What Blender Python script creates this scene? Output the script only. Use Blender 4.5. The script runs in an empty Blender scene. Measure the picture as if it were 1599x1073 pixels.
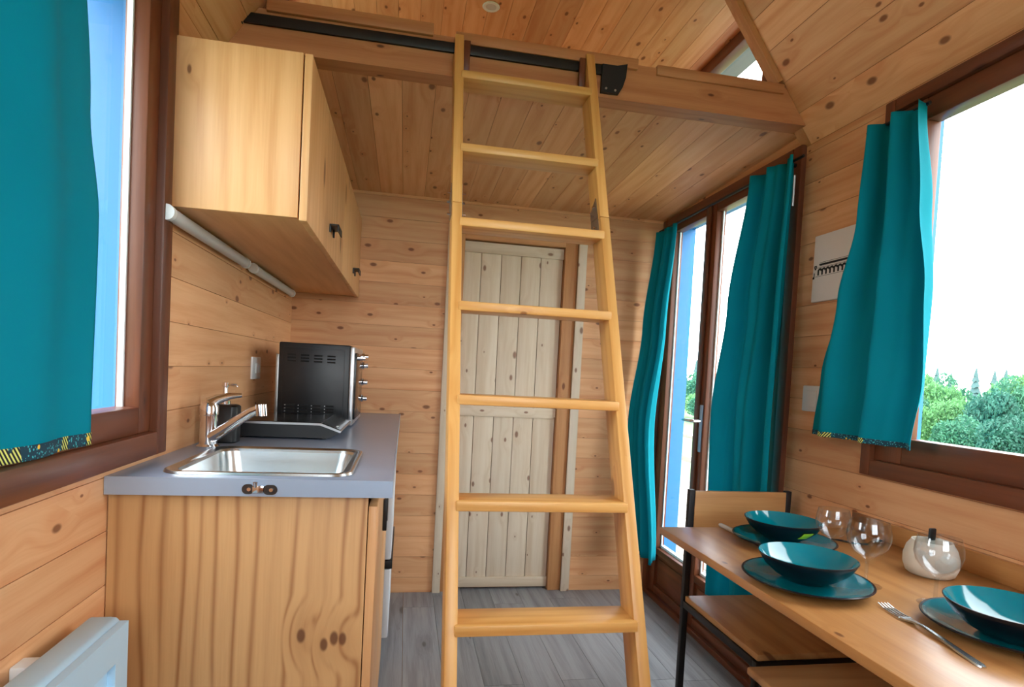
import bpy, bmesh, math, random
from mathutils import Matrix, Vector

random.seed(7)
S = bpy.context.scene
COL = S.collection

# ------------------------------------------------------------------ camera
H = 1.2778
cam_d = bpy.data.cameras.new('camera')
cam = bpy.data.objects.new('camera', cam_d)
COL.objects.link(cam)
R_ = Vector((0.98294741, -0.17637847, 0.05200975))
U_ = Vector((-0.04474317, 0.04493127, 0.99798759))
F_ = Vector((0.17836039, 0.98329640, -0.03627334))
cam.matrix_world = Matrix(((R_.x, U_.x, -F_.x, 0), (R_.y, U_.y, -F_.y, 0), (R_.z, U_.z, -F_.z, H), (0, 0, 0, 1)))
cam_d.sensor_fit = 'HORIZONTAL'
cam_d.sensor_width = 36
cam_d.lens = 928.9 / 1599 * 36
cam_d.shift_y = 79.6 / 1599
cam_d.clip_start = 0.02
cam_d.clip_end = 500
S.camera = cam

# ------------------------------------------------------------------ world, exposure
S.view_settings.view_transform = 'Standard'
S.view_settings.look = 'None'
S.view_settings.gamma = 1
S.view_settings.use_curve_mapping = False
S.view_settings.exposure = 1.0
wd = bpy.data.worlds.new('overcast_sky')
S.world = wd
wd.use_nodes = True
bg = wd.node_tree.nodes['Background']
bg.inputs['Color'].default_value = (0.94, 0.97, 1.0, 1)
bg.inputs['Strength'].default_value = 5.0


def portal(x, y, z, sx, sy, rot):
    ld = bpy.data.lights.new('daylight_portal', 'AREA')
    ld.shape = 'RECTANGLE'
    ld.size = sx
    ld.size_y = sy
    ld.cycles.is_portal = True
    o = bpy.data.objects.new('daylight_portal', ld)
    COL.objects.link(o)
    o.location = (x, y, z)
    o.rotation_euler = rot


XL, XR, YB, YF, YM = -0.6154, 1.4966, 3.3805, -1.35, 2.09
WT = 0.15      # wall thickness
HP = math.pi / 2
portal(XL - .16, 1.03, 1.63, 1.2, 1.1, (0, -HP, 0))
portal(XR + .16, 1.08, 1.60, 1.2, 1.2, (0, HP, 0))
portal(XR + .16, 2.735, 1.1, 2.2, 1.2, (0, HP, 0))
portal(XR + .16, 2.8, 2.68, .5, .75, (0, HP, 0))
portal(XL - .16, 2.6, 2.66, .56, .85, (0, -HP, 0))
portal(.44, YF - .16, 1.9, 1.52, 1.6, (-HP, 0, 0))

# ------------------------------------------------------------------ node helpers
MATS = {}


class NT:
    def __init__(s, name):
        s.m = bpy.data.materials.new(name)
        s.m.use_nodes = True
        s.t = s.m.node_tree
        s.t.nodes.clear()
        s.out = s.n('ShaderNodeOutputMaterial')

    def n(s, kind, **kw):
        nd = s.t.nodes.new(kind)
        for k, v in kw.items():
            setattr(nd, k, v)
        return nd

    def l(s, a, b):
        s.t.links.new(a, b)

    def setin(s, sock, v):
        if hasattr(v, 'is_linked') or isinstance(v, bpy.types.NodeSocket):
            s.l(v, sock)
        else:
            sock.default_value = v

    def math(s, op, a, b=None, c=None, clamp=False):
        nd = s.n('ShaderNodeMath', operation=op, use_clamp=clamp)
        s.setin(nd.inputs[0], a)
        if b is not None:
            s.setin(nd.inputs[1], b)
        if c is not None:
            s.setin(nd.inputs[2], c)
        return nd.outputs[0]

    def vmath(s, op, a, b):
        nd = s.n('ShaderNodeVectorMath', operation=op)
        s.setin(nd.inputs[0], a)
        s.setin(nd.inputs[1], b)
        return nd.outputs[1] if op == 'DISTANCE' else nd.outputs[0]

    def mix(s, f, a, b, blend='MIX'):
        nd = s.n('ShaderNodeMix', data_type='RGBA', blend_type=blend)
        s.setin(nd.inputs[0], f)
        s.setin(nd.inputs[6], a)
        s.setin(nd.inputs[7], b)
        return nd.outputs[2]

    def remap(s, v, a, b, c=0.0, d=1.0):
        nd = s.n('ShaderNodeMapRange', interpolation_type='SMOOTHSTEP')
        s.setin(nd.inputs[0], v)
        for i, q in enumerate((a, b, c, d)):
            nd.inputs[i + 1].default_value = q
        return nd.outputs[0]

    def noise(s, vec, scale=1, detail=3, rough=.55):
        nd = s.n('ShaderNodeTexNoise')
        s.l(vec, nd.inputs['Vector'])
        nd.inputs['Scale'].default_value = scale
        nd.inputs['Detail'].default_value = detail
        nd.inputs['Roughness'].default_value = rough
        return nd.outputs[0]

    def bsdf(s, **kw):
        b = s.n('ShaderNodeBsdfPrincipled')
        for k, v in kw.items():
            s.setin(b.inputs[k.replace('_', ' ')], v)
        s.l(b.outputs[0], s.out.inputs[0])
        return b


def c4(c):
    """sRGB 0-255 to linear rgba"""
    r = []
    for v in c:
        v = v / 255
        r.append(v / 12.92 if v <= .04045 else ((v + .055) / 1.055) ** 2.4)
    return (*r, 1)


def wood(name, light, dark, knot, rough=.5, knots=.45, kscale=(3.2, 7.5), wave=.35, wscale=16., vary=.25,
         spec=.35, coat=0., fixed=(), fine=.5, kr=.085, wpow=2.2):
    t = NT(name)
    tc = t.n('ShaderNodeTexCoord')
    oi = t.n('ShaderNodeObjectInfo')
    rnd = oi.outputs['Random']
    off = t.n('ShaderNodeCombineXYZ')
    t.l(t.math('MULTIPLY', rnd, 37.0), off.inputs[0])
    t.l(t.math('MULTIPLY', rnd, 61.0), off.inputs[1])
    t.l(t.math('MULTIPLY', rnd, 23.0), off.inputs[2])
    P = t.vmath('ADD', tc.outputs['Object'], off.outputs[0])
    # knots
    vor = t.n('ShaderNodeTexVoronoi', feature='F1', voronoi_dimensions='2D')
    s0 = t.n('ShaderNodeSeparateXYZ')
    t.l(P, s0.inputs[0])
    k2 = t.n('ShaderNodeCombineXYZ')
    t.l(t.math('MULTIPLY', s0.outputs[0], kscale[0]), k2.inputs[0])
    t.l(t.math('MULTIPLY', t.math('ADD', s0.outputs[1], s0.outputs[2]), kscale[1]), k2.inputs[1])
    t.l(k2.outputs[0], vor.inputs['Vector'])
    vor.inputs['Scale'].default_value = 1
    sep = t.n('ShaderNodeSeparateColor')
    t.l(vor.outputs['Color'], sep.inputs[0])
    has = t.math('GREATER_THAN', sep.outputs[0], 1 - knots)
    size = t.math('MULTIPLY_ADD', t.math('POWER', sep.outputs[1], 2.0), 1.3, .45)
    d = t.math('DIVIDE', vor.outputs['Distance'], size)
    km = t.math('MULTIPLY', t.remap(d, kr, kr * .45), has)
    infl = t.math('MULTIPLY', t.remap(d, kr * 5, kr * .6), has)
    for (fx, fy, fr) in fixed:
        dv = t.vmath('DISTANCE', t.vmath('MULTIPLY', tc.outputs['Object'], (.55, 1, 0)), (fx * .55, fy, 0))
        km = t.math('MAXIMUM', km, t.remap(dv, fr, fr * .5))
        infl = t.math('MAXIMUM', infl, t.remap(dv, fr * 5, fr * .8))
    # long grain
    sx = t.n('ShaderNodeSeparateXYZ')
    t.l(P, sx.inputs[0])
    yy = t.math('MULTIPLY_ADD', infl, .02, sx.outputs[1])
    cb = t.n('ShaderNodeCombineXYZ')
    t.l(t.math('MULTIPLY', sx.outputs[0], 1.3), cb.inputs[0])
    t.l(t.math('MULTIPLY', yy, 26.0), cb.inputs[1])
    t.l(t.math('MULTIPLY', sx.outputs[2], 26.0), cb.inputs[2])
    g1 = t.noise(cb.outputs[0], 1, 4, .6)
    cb2 = t.n('ShaderNodeCombineXYZ')
    t.l(t.math('MULTIPLY', sx.outputs[0], .9), cb2.inputs[0])
    t.l(t.math('MULTIPLY', yy, 5.0), cb2.inputs[1])
    t.l(t.math('MULTIPLY', sx.outputs[2], 5.0), cb2.inputs[2])
    warp = t.noise(cb2.outputs[0], 1, 2, .5)
    ph = t.math('MULTIPLY_ADD', warp, 16.0, t.math('MULTIPLY', t.math('ADD', yy, sx.outputs[2]), wscale * 6.283))
    ph = t.math('MULTIPLY_ADD', infl, 3.5, ph)
    w = t.math('MULTIPLY_ADD', t.math('SINE', ph), .5, .5)
    w = t.math('POWER', w, wpow)
    if wpow > 3:
        w = t.math('MULTIPLY', w, t.remap(t.noise(t.vmath('MULTIPLY', P, (.4, 38, 38)), 1, 1), .3, .62, .15, 1.0))
    cb3 = t.n('ShaderNodeCombineXYZ')
    t.l(t.math('MULTIPLY', sx.outputs[0], 9.0), cb3.inputs[0])
    t.l(t.math('MULTIPLY', yy, 240.0), cb3.inputs[1])
    t.l(t.math('MULTIPLY', sx.outputs[2], 240.0), cb3.inputs[2])
    g2 = t.noise(cb3.outputs[0], 1, 2, .5)
    grain = t.math('MULTIPLY_ADD', w, wave, t.math('MULTIPLY', t.remap(g1, .35, .75), 1 - wave))
    grain = t.math('ADD', grain, t.math('MULTIPLY', t.math('SUBTRACT', g2, .5), fine), clamp=True)
    col = t.mix(grain, c4(light), c4(dark))
    big = t.noise(t.vmath('MULTIPLY', P, (1.1, 4, 4)), 1, 2, .5)
    vv = t.math('MULTIPLY_ADD', t.math('SUBTRACT', rnd, .5), vary, 1.0)
    vv = t.math('ADD', vv, t.math('MULTIPLY', t.math('SUBTRACT', big, .5), vary * 1.1))
    hs = t.n('ShaderNodeHueSaturation')
    t.l(vv, hs.inputs['Value'])
    hs.inputs['Saturation'].default_value = 1
    t.l(col, hs.inputs['Color'])
    col = t.mix(t.math('MULTIPLY', infl, .28), hs.outputs[0], c4(dark))
    col = t.mix(t.math('MULTIPLY', km, .85), col, c4(knot))
    bmp = t.n('ShaderNodeBump')
    bmp.inputs['Strength'].default_value = .12
    bmp.inputs['Distance'].default_value = .002
    t.l(grain, bmp.inputs['Height'])
    t.bsdf(Base_Color=col, Roughness=rough, Normal=bmp.outputs[0], Specular_IOR_Level=spec, Coat_Weight=coat, Coat_Roughness=.25)
    MATS[name] = t.m
    return t.m


def plain(name, col, rough=.5, metal=0., spec=.5, bump=0., bscale=200., vary=.05, coat=0., vscale=6., trans=0.):
    t = NT(name)
    tc = t.n('ShaderNodeTexCoord')
    nz = t.noise(tc.outputs['Object'], vscale, 3)
    a = c4(col)
    lo = tuple(v * (1 - vary) for v in a[:3]) + (1,)
    hi = tuple(min(1, v * (1 + vary)) for v in a[:3]) + (1,)
    cc = t.mix(nz, lo, hi)
    kw = dict(Base_Color=cc, Roughness=rough, Metallic=metal, Specular_IOR_Level=spec, Coat_Weight=coat)
    if bump:
        b = t.n('ShaderNodeBump')
        b.inputs['Strength'].default_value = bump
        b.inputs['Distance'].default_value = .001
        t.l(t.noise(tc.outputs['Object'], bscale, 2), b.inputs['Height'])
        kw['Normal'] = b.outputs[0]
    b = t.bsdf(**kw)
    if trans:
        tr = t.n('ShaderNodeBsdfTranslucent')
        t.l(cc, tr.inputs['Color'])
        mx = t.n('ShaderNodeMixShader')
        mx.inputs[0].default_value = trans
        t.l(b.outputs[0], mx.inputs[1])
        t.l(tr.outputs[0], mx.inputs[2])
        t.l(mx.outputs[0], t.out.inputs[0])
    MATS[name] = t.m
    return t.m


def clear_glass(name, tint, ior):
    t = NT(name)
    lw = t.n('ShaderNodeLayerWeight')
    lw.inputs['Blend'].default_value = .5
    f0 = ((ior - 1) / (ior + 1)) ** 2
    fr = t.math('MULTIPLY_ADD', t.math('POWER', lw.outputs['Facing'], 5.0), .6 * (1 - f0), f0)
    tr = t.n('ShaderNodeBsdfTransparent')
    tr.inputs[0].default_value = (*tint, 1)
    gl = t.n('ShaderNodeBsdfGlossy')
    gl.inputs['Roughness'].default_value = .02
    mx = t.n('ShaderNodeMixShader')
    t.l(fr, mx.inputs[0])
    t.l(tr.outputs[0], mx.inputs[1])
    t.l(gl.outputs[0], mx.inputs[2])
    t.l(mx.outputs[0], t.out.inputs[0])
    MATS[name] = t.m


wood('pine', (230, 178, 130), (212, 146, 98), (116, 64, 38), rough=.5, knots=.62, kscale=(5.0, 9.5), wave=.3)
wood('pale_pine', (222, 206, 184), (206, 184, 156), (128, 86, 68), rough=.6, knots=.6, kscale=(5.2, 10.0), wave=.25, vary=.12)
wood('jamb_pine', (206, 150, 100), (182, 122, 76), (110, 62, 38), knots=.3, wave=.3)
wood('ladder_wood', (224, 172, 102), (202, 142, 72), (140, 84, 36), rough=.38, knots=.15, wave=.5, wscale=24, vary=.1, coat=.15)
wood('beam_wood', (192, 134, 90), (168, 106, 66), (88, 44, 28), knots=.4, kscale=(2.4, 6), wave=.3, vary=.1)
wood('cabinet_wood', (224, 172, 120), (204, 146, 92), (118, 70, 40), rough=.42, knots=.35, kscale=(2.6, 6), wave=.3, vary=.12, coat=.1)
wood('end_panel_wood', (206, 160, 108), (158, 106, 62), (92, 50, 26), rough=.5, knots=.0, wave=.8, wscale=26, vary=.08, fine=.3, wpow=5.,
     fixed=((.165, .135, .012), (.143, .186, .011), (.157, .208, .012), (.155, .227, .011), (-.02, -.126, .008), (-.13, .205, .007)))
wood('table_wood', (196, 142, 86), (172, 116, 64), (112, 66, 38), rough=.3, knots=.25, kscale=(2.5, 5), wave=.35, vary=.08, coat=.25)
wood('chair_wood', (206, 160, 106), (178, 128, 78), (112, 70, 44), rough=.4, knots=.15, wave=.5, wscale=12, vary=.1, coat=.1)
wood('brown_stain', (116, 64, 38), (88, 46, 28), (48, 24, 16), rough=.42, knots=.1, wave=.3, vary=.12, coat=.1)
wood('grey_plank', (146, 148, 152), (108, 109, 114), (84, 80, 78), rough=.38, knots=.25, kscale=(2, 6), wave=.2, vary=.22, fine=.7)
wood('deck_wood', (138, 130, 120), (112, 104, 95), (80, 72, 64), rough=.8, knots=.2, wave=.3, vary=.15)
plain('groove', (176, 122, 76), .8)
plain('worktop_sky_sheen', (138, 152, 174), .27, spec=.5, vary=.03, vscale=60)  # grey laminate; bluish sky reflection is mixed into the base colour
plain('aluminium', (172, 194, 220), .35, metal=.5)
plain('dark_steel', (84, 82, 82), .35, metal=1.)
plain('heater_sky_tint', (186, 222, 244), .35)  # white casing, with the blue of the sky light painted into its colour
plain('chrome', (225, 225, 228), .12, metal=1.)
plain('steel', (200, 206, 208), .26, metal=1.)
plain('zinc', (170, 170, 168), .4, metal=1.)
plain('black_metal', (22, 22, 25), .45, spec=.4)
plain('black_gloss', (14, 15, 18), .15, spec=.5)
plain('black_enamel', (22, 25, 29), .38, spec=.5, bump=.1, bscale=900)
plain('vent_black', (4, 4, 5), .8)
plain('white_plastic', (232, 236, 238), .35)
plain('white_enamel', (222, 230, 238), .3)
plain('lamp_grey', (205, 205, 206), .45)
plain('teal_cloth', (0, 146, 164), .85, spec=.15, bump=.35, bscale=1500, trans=.3, vary=.05)
plain('blue_paint', (12, 112, 178), .5)
plain('canvas_white', (228, 222, 216), .8, bump=.2, bscale=900)
plain('ink', (22, 20, 22), .7)
plain('teal_glaze', (0, 118, 132), .12, spec=.55, coat=.4)
plain('navy_glaze', (10, 16, 26), .28, spec=.4)
plain('lime_label', (170, 225, 30), .5)
plain('wax', (226, 220, 206), .5, trans=.15)
plain('silver_trim', (205, 208, 212), .3, metal=.9)
plain('outside_white', (235, 238, 240), .5)
plain('grass', (84, 116, 66), .9, vary=.3, vscale=.4)
plain('leaf_bright', (92, 142, 88), .7, trans=.3, vary=.35, vscale=.9)
plain('leaf_mid', (62, 118, 90), .7, trans=.25, vary=.35, vscale=.9)
plain('leaf_dark', (44, 98, 82), .7, trans=.2, vary=.3, vscale=.9)
plain('conifer', (62, 88, 88), .85, vary=.25, vscale=1.)  # blue cast of distance haze put into the crown colour
plain('bark', (90, 72, 58), .9)
plain('roofing', (120, 124, 130), .7)
clear_glass('pane', (.97, .99, .99), 1.35)
clear_glass('drinking_glass', (.95, .96, .97), 1.75)


def hem_material():
    t = NT('patterned_hem')
    tc = t.n('ShaderNodeTexCoord')
    P = tc.outputs['Object']
    v = t.n('ShaderNodeTexVoronoi', voronoi_dimensions='3D')
    t.l(P, v.inputs['Vector'])
    v.inputs['Scale'].default_value = 190
    dots = t.math('LESS_THAN', v.outputs['Distance'], .32)
    col = t.mix(dots, c4((10, 60, 78)), c4((60, 175, 185)))
    sp = t.n('ShaderNodeSeparateXYZ')
    t.l(P, sp.inputs[0])
    n1 = t.noise(t.vmath('MULTIPLY', P, (0, 13, 4)), 1, 1)
    ph = t.math('ADD', t.math('MULTIPLY', sp.outputs[1], 900.), t.math('MULTIPLY', sp.outputs[2], 600.))
    st = t.math('GREATER_THAN', t.math('SINE', ph), 0.1)
    stripes = t.mix(st, c4((14, 22, 32)), c4((222, 226, 120)))
    col = t.mix(t.math('GREATER_THAN', n1, .56), col, stripes)
    n2 = t.noise(t.vmath('MULTIPLY', P, (0, 19, 7)), 1, 1)
    col = t.mix(t.math('GREATER_THAN', n2, .66), col, c4((12, 24, 48)))
    v2 = t.n('ShaderNodeTexVoronoi', voronoi_dimensions='3D')
    t.l(P, v2.inputs['Vector'])
    v2.inputs['Scale'].default_value = 60
    se = t.n('ShaderNodeSeparateColor')
    t.l(v2.outputs['Color'], se.inputs[0])
    sp2 = t.math('MULTIPLY', t.math('LESS_THAN', v2.outputs['Distance'], .3), t.math('GREATER_THAN', se.outputs[0], .72))
    col = t.mix(sp2, col, c4((245, 205, 70)))
    t.bsdf(Base_Color=col, Roughness=.85)
    MATS['patterned_hem'] = t.m


hem_material()

# ------------------------------------------------------------------ object helpers
WM = {}          # world matrices of everything linked


def props(o, label=None, cat=None, group=None, kind=None):
    if label:
        o['label'] = label
    if cat:
        o['category'] = cat
    if group:
        o['group'] = group
    if kind:
        o['kind'] = kind


def link(o, parent, M):
    COL.objects.link(o)
    if parent is not None:
        o.parent = parent
        o.matrix_parent_inverse = WM[parent].inverted()
    o.matrix_basis = M
    WM[o] = M.copy()
    return o


def thing(name, label, cat, loc=(0, 0, 0), group=None, kind=None):
    o = bpy.data.objects.new(name, None)
    o.empty_display_size = .05
    link(o, None, Matrix.Translation(loc))
    props(o, label, cat, group, kind)
    return o


def axes(o, ex, ey, ez):
    M = Matrix.Identity(4)
    for i in range(3):
        M[i][0], M[i][1], M[i][2], M[i][3] = ex[i], ey[i], ez[i], o[i]
    return M


def mesh_obj(name, verts, faces, mats, parent=None, M=None, smooth=False, fm=None, recentre=True):
    M = M or Matrix.Identity(4)
    if recentre and verts:
        n = len(verts)
        lo = [min(v[i] for v in verts) for i in range(3)]
        hi = [max(v[i] for v in verts) for i in range(3)]
        c = Vector([(lo[i] + hi[i]) / 2 for i in range(3)])
        if parent is None:
            c.z = lo[2]
        verts = [tuple(Vector(v) - c) for v in verts]
        M = M @ Matrix.Translation(c)
    me = bpy.data.meshes.new(name)
    me.from_pydata([tuple(v) for v in verts], [], faces)
    bm = bmesh.new()
    bm.from_mesh(me)
    bmesh.ops.recalc_face_normals(bm, faces=bm.faces)
    bm.to_mesh(me)
    bm.free()
    if isinstance(mats, str):
        mats = [mats]
    for m in mats:
        me.materials.append(MATS[m])
    if fm:
        for p, i in zip(me.polygons, fm):
            p.material_index = i
    if smooth:
        me.polygons.foreach_set('use_smooth', [True] * len(me.polygons))
        if smooth != 'all':
            me.set_sharp_from_angle(angle=math.radians(40))
    me.update()
    return link(bpy.data.objects.new(name, me), parent, M)


class MB:
    def __init__(s):
        s.v, s.f, s.m = [], [], []

    def add(s, vs, fs, mi=0):
        b = len(s.v)
        s.v += [tuple(v) for v in vs]
        s.f += [tuple(b + i for i in f) for f in fs]
        s.m += [mi] * len(fs)
        return s

    def box(s, a, b, mi=0):
        x0, y0, z0 = a
        x1, y1, z1 = b
        return s.add([(x0, y0, z0), (x1, y0, z0), (x1, y1, z0), (x0, y1, z0), (x0, y0, z1), (x1, y0, z1), (x1, y1, z1), (x0, y1, z1)],
                     [(0, 3, 2, 1), (4, 5, 6, 7), (0, 1, 5, 4), (1, 2, 6, 5), (2, 3, 7, 6), (3, 0, 4, 7)], mi)

    def prism(s, pts, axis, a, b, mi=0):
        """pts 2-D polygon extruded along axis from a to b; pts are the two other coordinates in xyz order"""
        def mk(p, t):
            q = list(p)
            q.insert('xyz'.index(axis), t)
            return tuple(q)
        n = len(pts)
        vs = [mk(p, a) for p in pts] + [mk(p, b) for p in pts]
        fs = [tuple(range(n))[::-1], tuple(range(n, 2 * n))] + [(i, (i + 1) % n, n + (i + 1) % n, n + i) for i in range(n)]
        return s.add(vs, fs, mi)

    def tube(s, pts, rad, n=10, cap=True, mi=0):
        pts = [Vector(p) for p in pts]
        if not isinstance(rad, (list, tuple)):
            rad = [rad] * len(pts)
        vs, fs = [], []
        prev = None
        for i, p in enumerate(pts):
            d = (pts[min(i + 1, len(pts) - 1)] - pts[max(i - 1, 0)]).normalized()
            a = prev if prev is not None else (Vector((0, 0, 1)) if abs(d.z) < .9 else Vector((1, 0, 0)))
            a = (a - d * a.dot(d)).normalized()
            prev = a
            b = d.cross(a)
            for k in range(n):
                t = 2 * math.pi * k / n
                vs.append(p + (a * math.cos(t) + b * math.sin(t)) * rad[i])
        for i in range(len(pts) - 1):
            for k in range(n):
                k2 = (k + 1) % n
                fs.append((i * n + k, i * n + k2, (i + 1) * n + k2, (i + 1) * n + k))
        if cap:
            fs.append(tuple(range(n))[::-1])
            fs.append(tuple((len(pts) - 1) * n + k for k in range(n)))
        return s.add(vs, fs, mi)

    def lathe(s, prof, c=(0, 0, 0), n=40, mats=None, close=False):
        vs, fs, ms = [], [], []
        for (r, z) in prof:
            for k in range(n):
                t = 2 * math.pi * k / n
                vs.append((c[0] + r * math.cos(t), c[1] + r * math.sin(t), c[2] + z))
        b = len(s.v)
        for i in range(len(prof) - 1):
            for k in range(n):
                k2 = (k + 1) % n
                s.f.append((b + i * n + k, b + i * n + k2, b + (i + 1) * n + k2, b + (i + 1) * n + k))
                s.m.append(mats[i] if mats else 0)
        if close:
            s.f.append(tuple(b + k for k in range(n))[::-1])
            s.m.append(mats[0] if mats else 0)
            s.f.append(tuple(b + (len(prof) - 1) * n + k for k in range(n)))
            s.m.append(mats[-1] if mats else 0)
        s.v += vs
        return s

    def build(s, name, mats, parent=None, M=None, smooth=False, recentre=True):
        return mesh_obj(name, s.v, s.f, mats, parent, M, smooth, s.m, recentre)


def bevel_mesh(me, r, seg=2):
    bm = bmesh.new()
    bm.from_mesh(me)
    bmesh.ops.bevel(bm, geom=list(bm.edges), offset=r, segments=seg, affect='EDGES', profile=.5)
    for f in bm.faces:
        f.smooth = True
    bm.to_mesh(me)
    bm.free()
    me.set_sharp_from_angle(angle=math.radians(35))


def wbox(parent, name, a, b, mat, axis='x', bev=0., seg=2, label=None):
    """box from a to b whose local X is its grain direction"""
    lo = [min(a[i], b[i]) for i in range(3)]
    hi = [max(a[i], b[i]) for i in range(3)]
    c = Vector([(lo[i] + hi[i]) / 2 for i in range(3)])
    d = [hi[i] - lo[i] for i in range(3)]
    X, Y, Z = Vector((1, 0, 0)), Vector((0, 1, 0)), Vector((0, 0, 1))
    ex, ey, ez = {'x': (X, Y, Z), 'y': (Y, Z, X), 'z': (Z, X, Y)}[axis]
    i = 'xyz'.index(axis)
    L, W, T = d[i], d[(i + 1) % 3], d[(i + 2) % 3]
    mb = MB().box((-L / 2, -W / 2, -T / 2), (L / 2, W / 2, T / 2))
    o = mb.build(name, mat, parent, axes(c, ex, ey, ez), recentre=False)
    if bev:
        bevel_mesh(o.data, min(bev, .45 * min(d)), seg)
    if label:
        o['label'] = label
    return o


def quad_path(parent, name, p, q, w, t, wdir, mat, bev=0.):
    """straight bar from p to q, width w along wdir, thickness t"""
    p, q = Vector(p), Vector(q)
    ex = (q - p).normalized()
    ey = Vector(wdir)
    ey = (ey - ex * ey.dot(ex)).normalized()
    ez = ex.cross(ey)
    L = (q - p).length
    o = MB().box((-L / 2, -w / 2, -t / 2), (L / 2, w / 2, t / 2)).build(name, mat, parent, axes((p + q) / 2, ex, ey, ez), recentre=False)
    if bev:
        bevel_mesh(o.data, bev)
    return o


def cut_rects(L, W, holes):
    us = sorted({0, L, *[min(max(h[0], 0), L) for h in holes], *[min(max(h[1], 0), L) for h in holes]})
    vs = sorted({0, W, *[min(max(h[2], 0), W) for h in holes], *[min(max(h[3], 0), W) for h in holes]})
    out = []
    for j in range(len(vs) - 1):
        run = None
        for i in range(len(us) - 1):
            cu, cv = (us[i] + us[i + 1]) / 2, (vs[j] + vs[j + 1]) / 2
            inside = any(h[0] < cu < h[1] and h[2] < cv < h[3] for h in holes)
            if inside:
                run = None
            elif run is None:
                run = [us[i], us[i + 1], vs[j], vs[j + 1]]
                out.append(run)
            else:
                run[1] = us[i + 1]
    return out


def sheath(name, o, ex, ey, L, W, holes, thick, mat='groove', skin=.004, ext=(0, 0), up=0):
    """solid wall behind the boards, with the openings left free"""
    o, ex, ey = Vector(o), Vector(ex), Vector(ey)
    ez = ex.cross(ey)
    mb = MB()
    for (u0, u1, v0, v1) in cut_rects(L, W, holes):
        u0 -= ext[0] if u0 < 1e-6 else 0
        u1 += ext[1] if u1 > L - 1e-6 else 0
        v1 += up if v1 > W - 1e-6 else 0
        mb.box((u0, v0, -thick), (u1, v1, -skin))
    return mb.build(name, mat, None, axes(o, ex, ey, ez), recentre=False)


def clad(parent, o, ex, ey, L, W, holes=(), bw=.118, skin=.012, mat='pine', gap=.0018, start=0., name='board', clip=None):
    o, ex, ey = Vector(o), Vector(ex), Vector(ey)
    ez = ex.cross(ey)
    v = -start
    while v < W - .004:
        v0, v1 = max(v, 0), min(v + bw, W)
        v += bw
        hs = [h for h in holes if h[2] < v1 and h[3] > v0]
        rects = [r for r in cut_rects(L, v1 - v0, [(h[0], h[1], h[2] - v0, h[3] - v0) for h in hs]) if r[1] - r[0] > .002 and r[3] - r[2] > .002]
        # join rectangles that touch into one board
        groups = []
        for r in rects:
            hit = [g for g in groups if any(abs(q[3] - r[2]) < 1e-6 and q[0] < r[1] - 1e-6 and r[0] < q[1] - 1e-6 for q in g)]
            ng = [r]
            for g in hit:
                ng += g
                groups.remove(g)
            groups.append(ng)
        for g in groups:
            cu = (min(r[0] for r in g) + max(r[1] for r in g)) / 2
            cv = (v1 - v0) / 2
            mb = MB()
            for r in g:
                a = r[2] + (gap / 2 if r[2] < 1e-6 else 0)
                b = r[3] - (gap / 2 if r[3] > v1 - v0 - 1e-6 else 0)
                if clip:
                    continue
                mb.box((r[0] - cu, a - cv, -skin), (r[1] - cu, b - cv, 0))
            mb.build(name, mat, parent, axes(o + ex * cu + ey * (v0 + cv), ex, ey, ez), recentre=False)


# ------------------------------------------------------------------ the room
TAN = 1.39
ANG = math.atan(TAN)
CS, SN = math.cos(ANG), math.sin(ANG)
EVR, EVL = 2.214, 2.262
RX = ((EVR + TAN * XR) - (EVL - TAN * XL)) / (2 * TAN)
RZ = EVL + TAN * (RX - XL)
ZD = 2.952          # dormer ceiling

# floor
fl = MB().box((XL - WT, YF - WT, -.12), (XR + WT, YB + WT, -.010)).build('floor', 'groove', None, recentre=False)
props(fl, 'grey wood-look plank floor between the kitchen and the glazed doors', 'floor', kind='structure')
x = XL
row = 0
while x < XR - .01:
    w = min(.165, XR - x)
    y = YF - random.uniform(0, .9)
    while y < YB:
        y1 = y + 1.25
        a, b = max(y, YF), min(y1, YB + .09)
        if b - a > .02:
            wbox(fl, 'plank', (x + .0008, a + .0008, -.0095), (x + w - .0008, b - .0008, 0), 'grey_plank', 'y')
        y = y1
    x += w
    row += 1

# back wall (with the plank door)
hb = [(.245 - XL, .965 - XL, -1, 2.065)]
wb = sheath('wall_back', (XL, YB, 0), (1, 0, 0), (0, 0, 1), XR - XL, ZD, hb, WT, ext=(WT, WT), up=.11)
props(wb, 'horizontal pine board wall at the far end, around the plank door', 'wall', kind='structure')
clad(wb, (XL, YB, 0), (1, 0, 0), (0, 0, 1), XR - XL, ZD, hb, start=.03)

# left wall
W1 = (.43, 1.652, 1.03, 2.235)          # window_1 outer: y0,y1,z0,z1
D4 = (2.15, 3.03, 2.36, 2.945)
hl = [(W1[0] + .02 - YF, W1[1] - .02 - YF, W1[2] + .02, W1[3] - .02)]
wl = sheath('wall_left', (XL, YF, 0), (0, 1, 0), (0, 0, 1), YB - YF, EVL, hl, WT, ext=(WT, WT), up=.12)
props(wl, 'horizontal pine board wall on the left behind sink and wall cabinet', 'wall', kind='structure')
clad(wl, (XL, YF, 0), (0, 1, 0), (0, 0, 1), YB - YF, EVL, hl, start=.05)
hl2 = [(D4[0] + .02 - YM, D4[1] - .02 - YM, D4[2] + .02 - EVL, D4[3] - .02 - EVL)]
wl2 = sheath('wall_dormer_left', (XL, YM, EVL), (0, 1, 0), (0, 0, 1), YB - YM, ZD - EVL, hl2, WT, ext=(0, WT), up=.11)
props(wl2, 'low pine wall of the loft on the left side', 'wall', kind='structure')
clad(wl2, (XL, YM, EVL), (0, 1, 0), (0, 0, 1), YB - YM, ZD - EVL, hl2)

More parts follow.
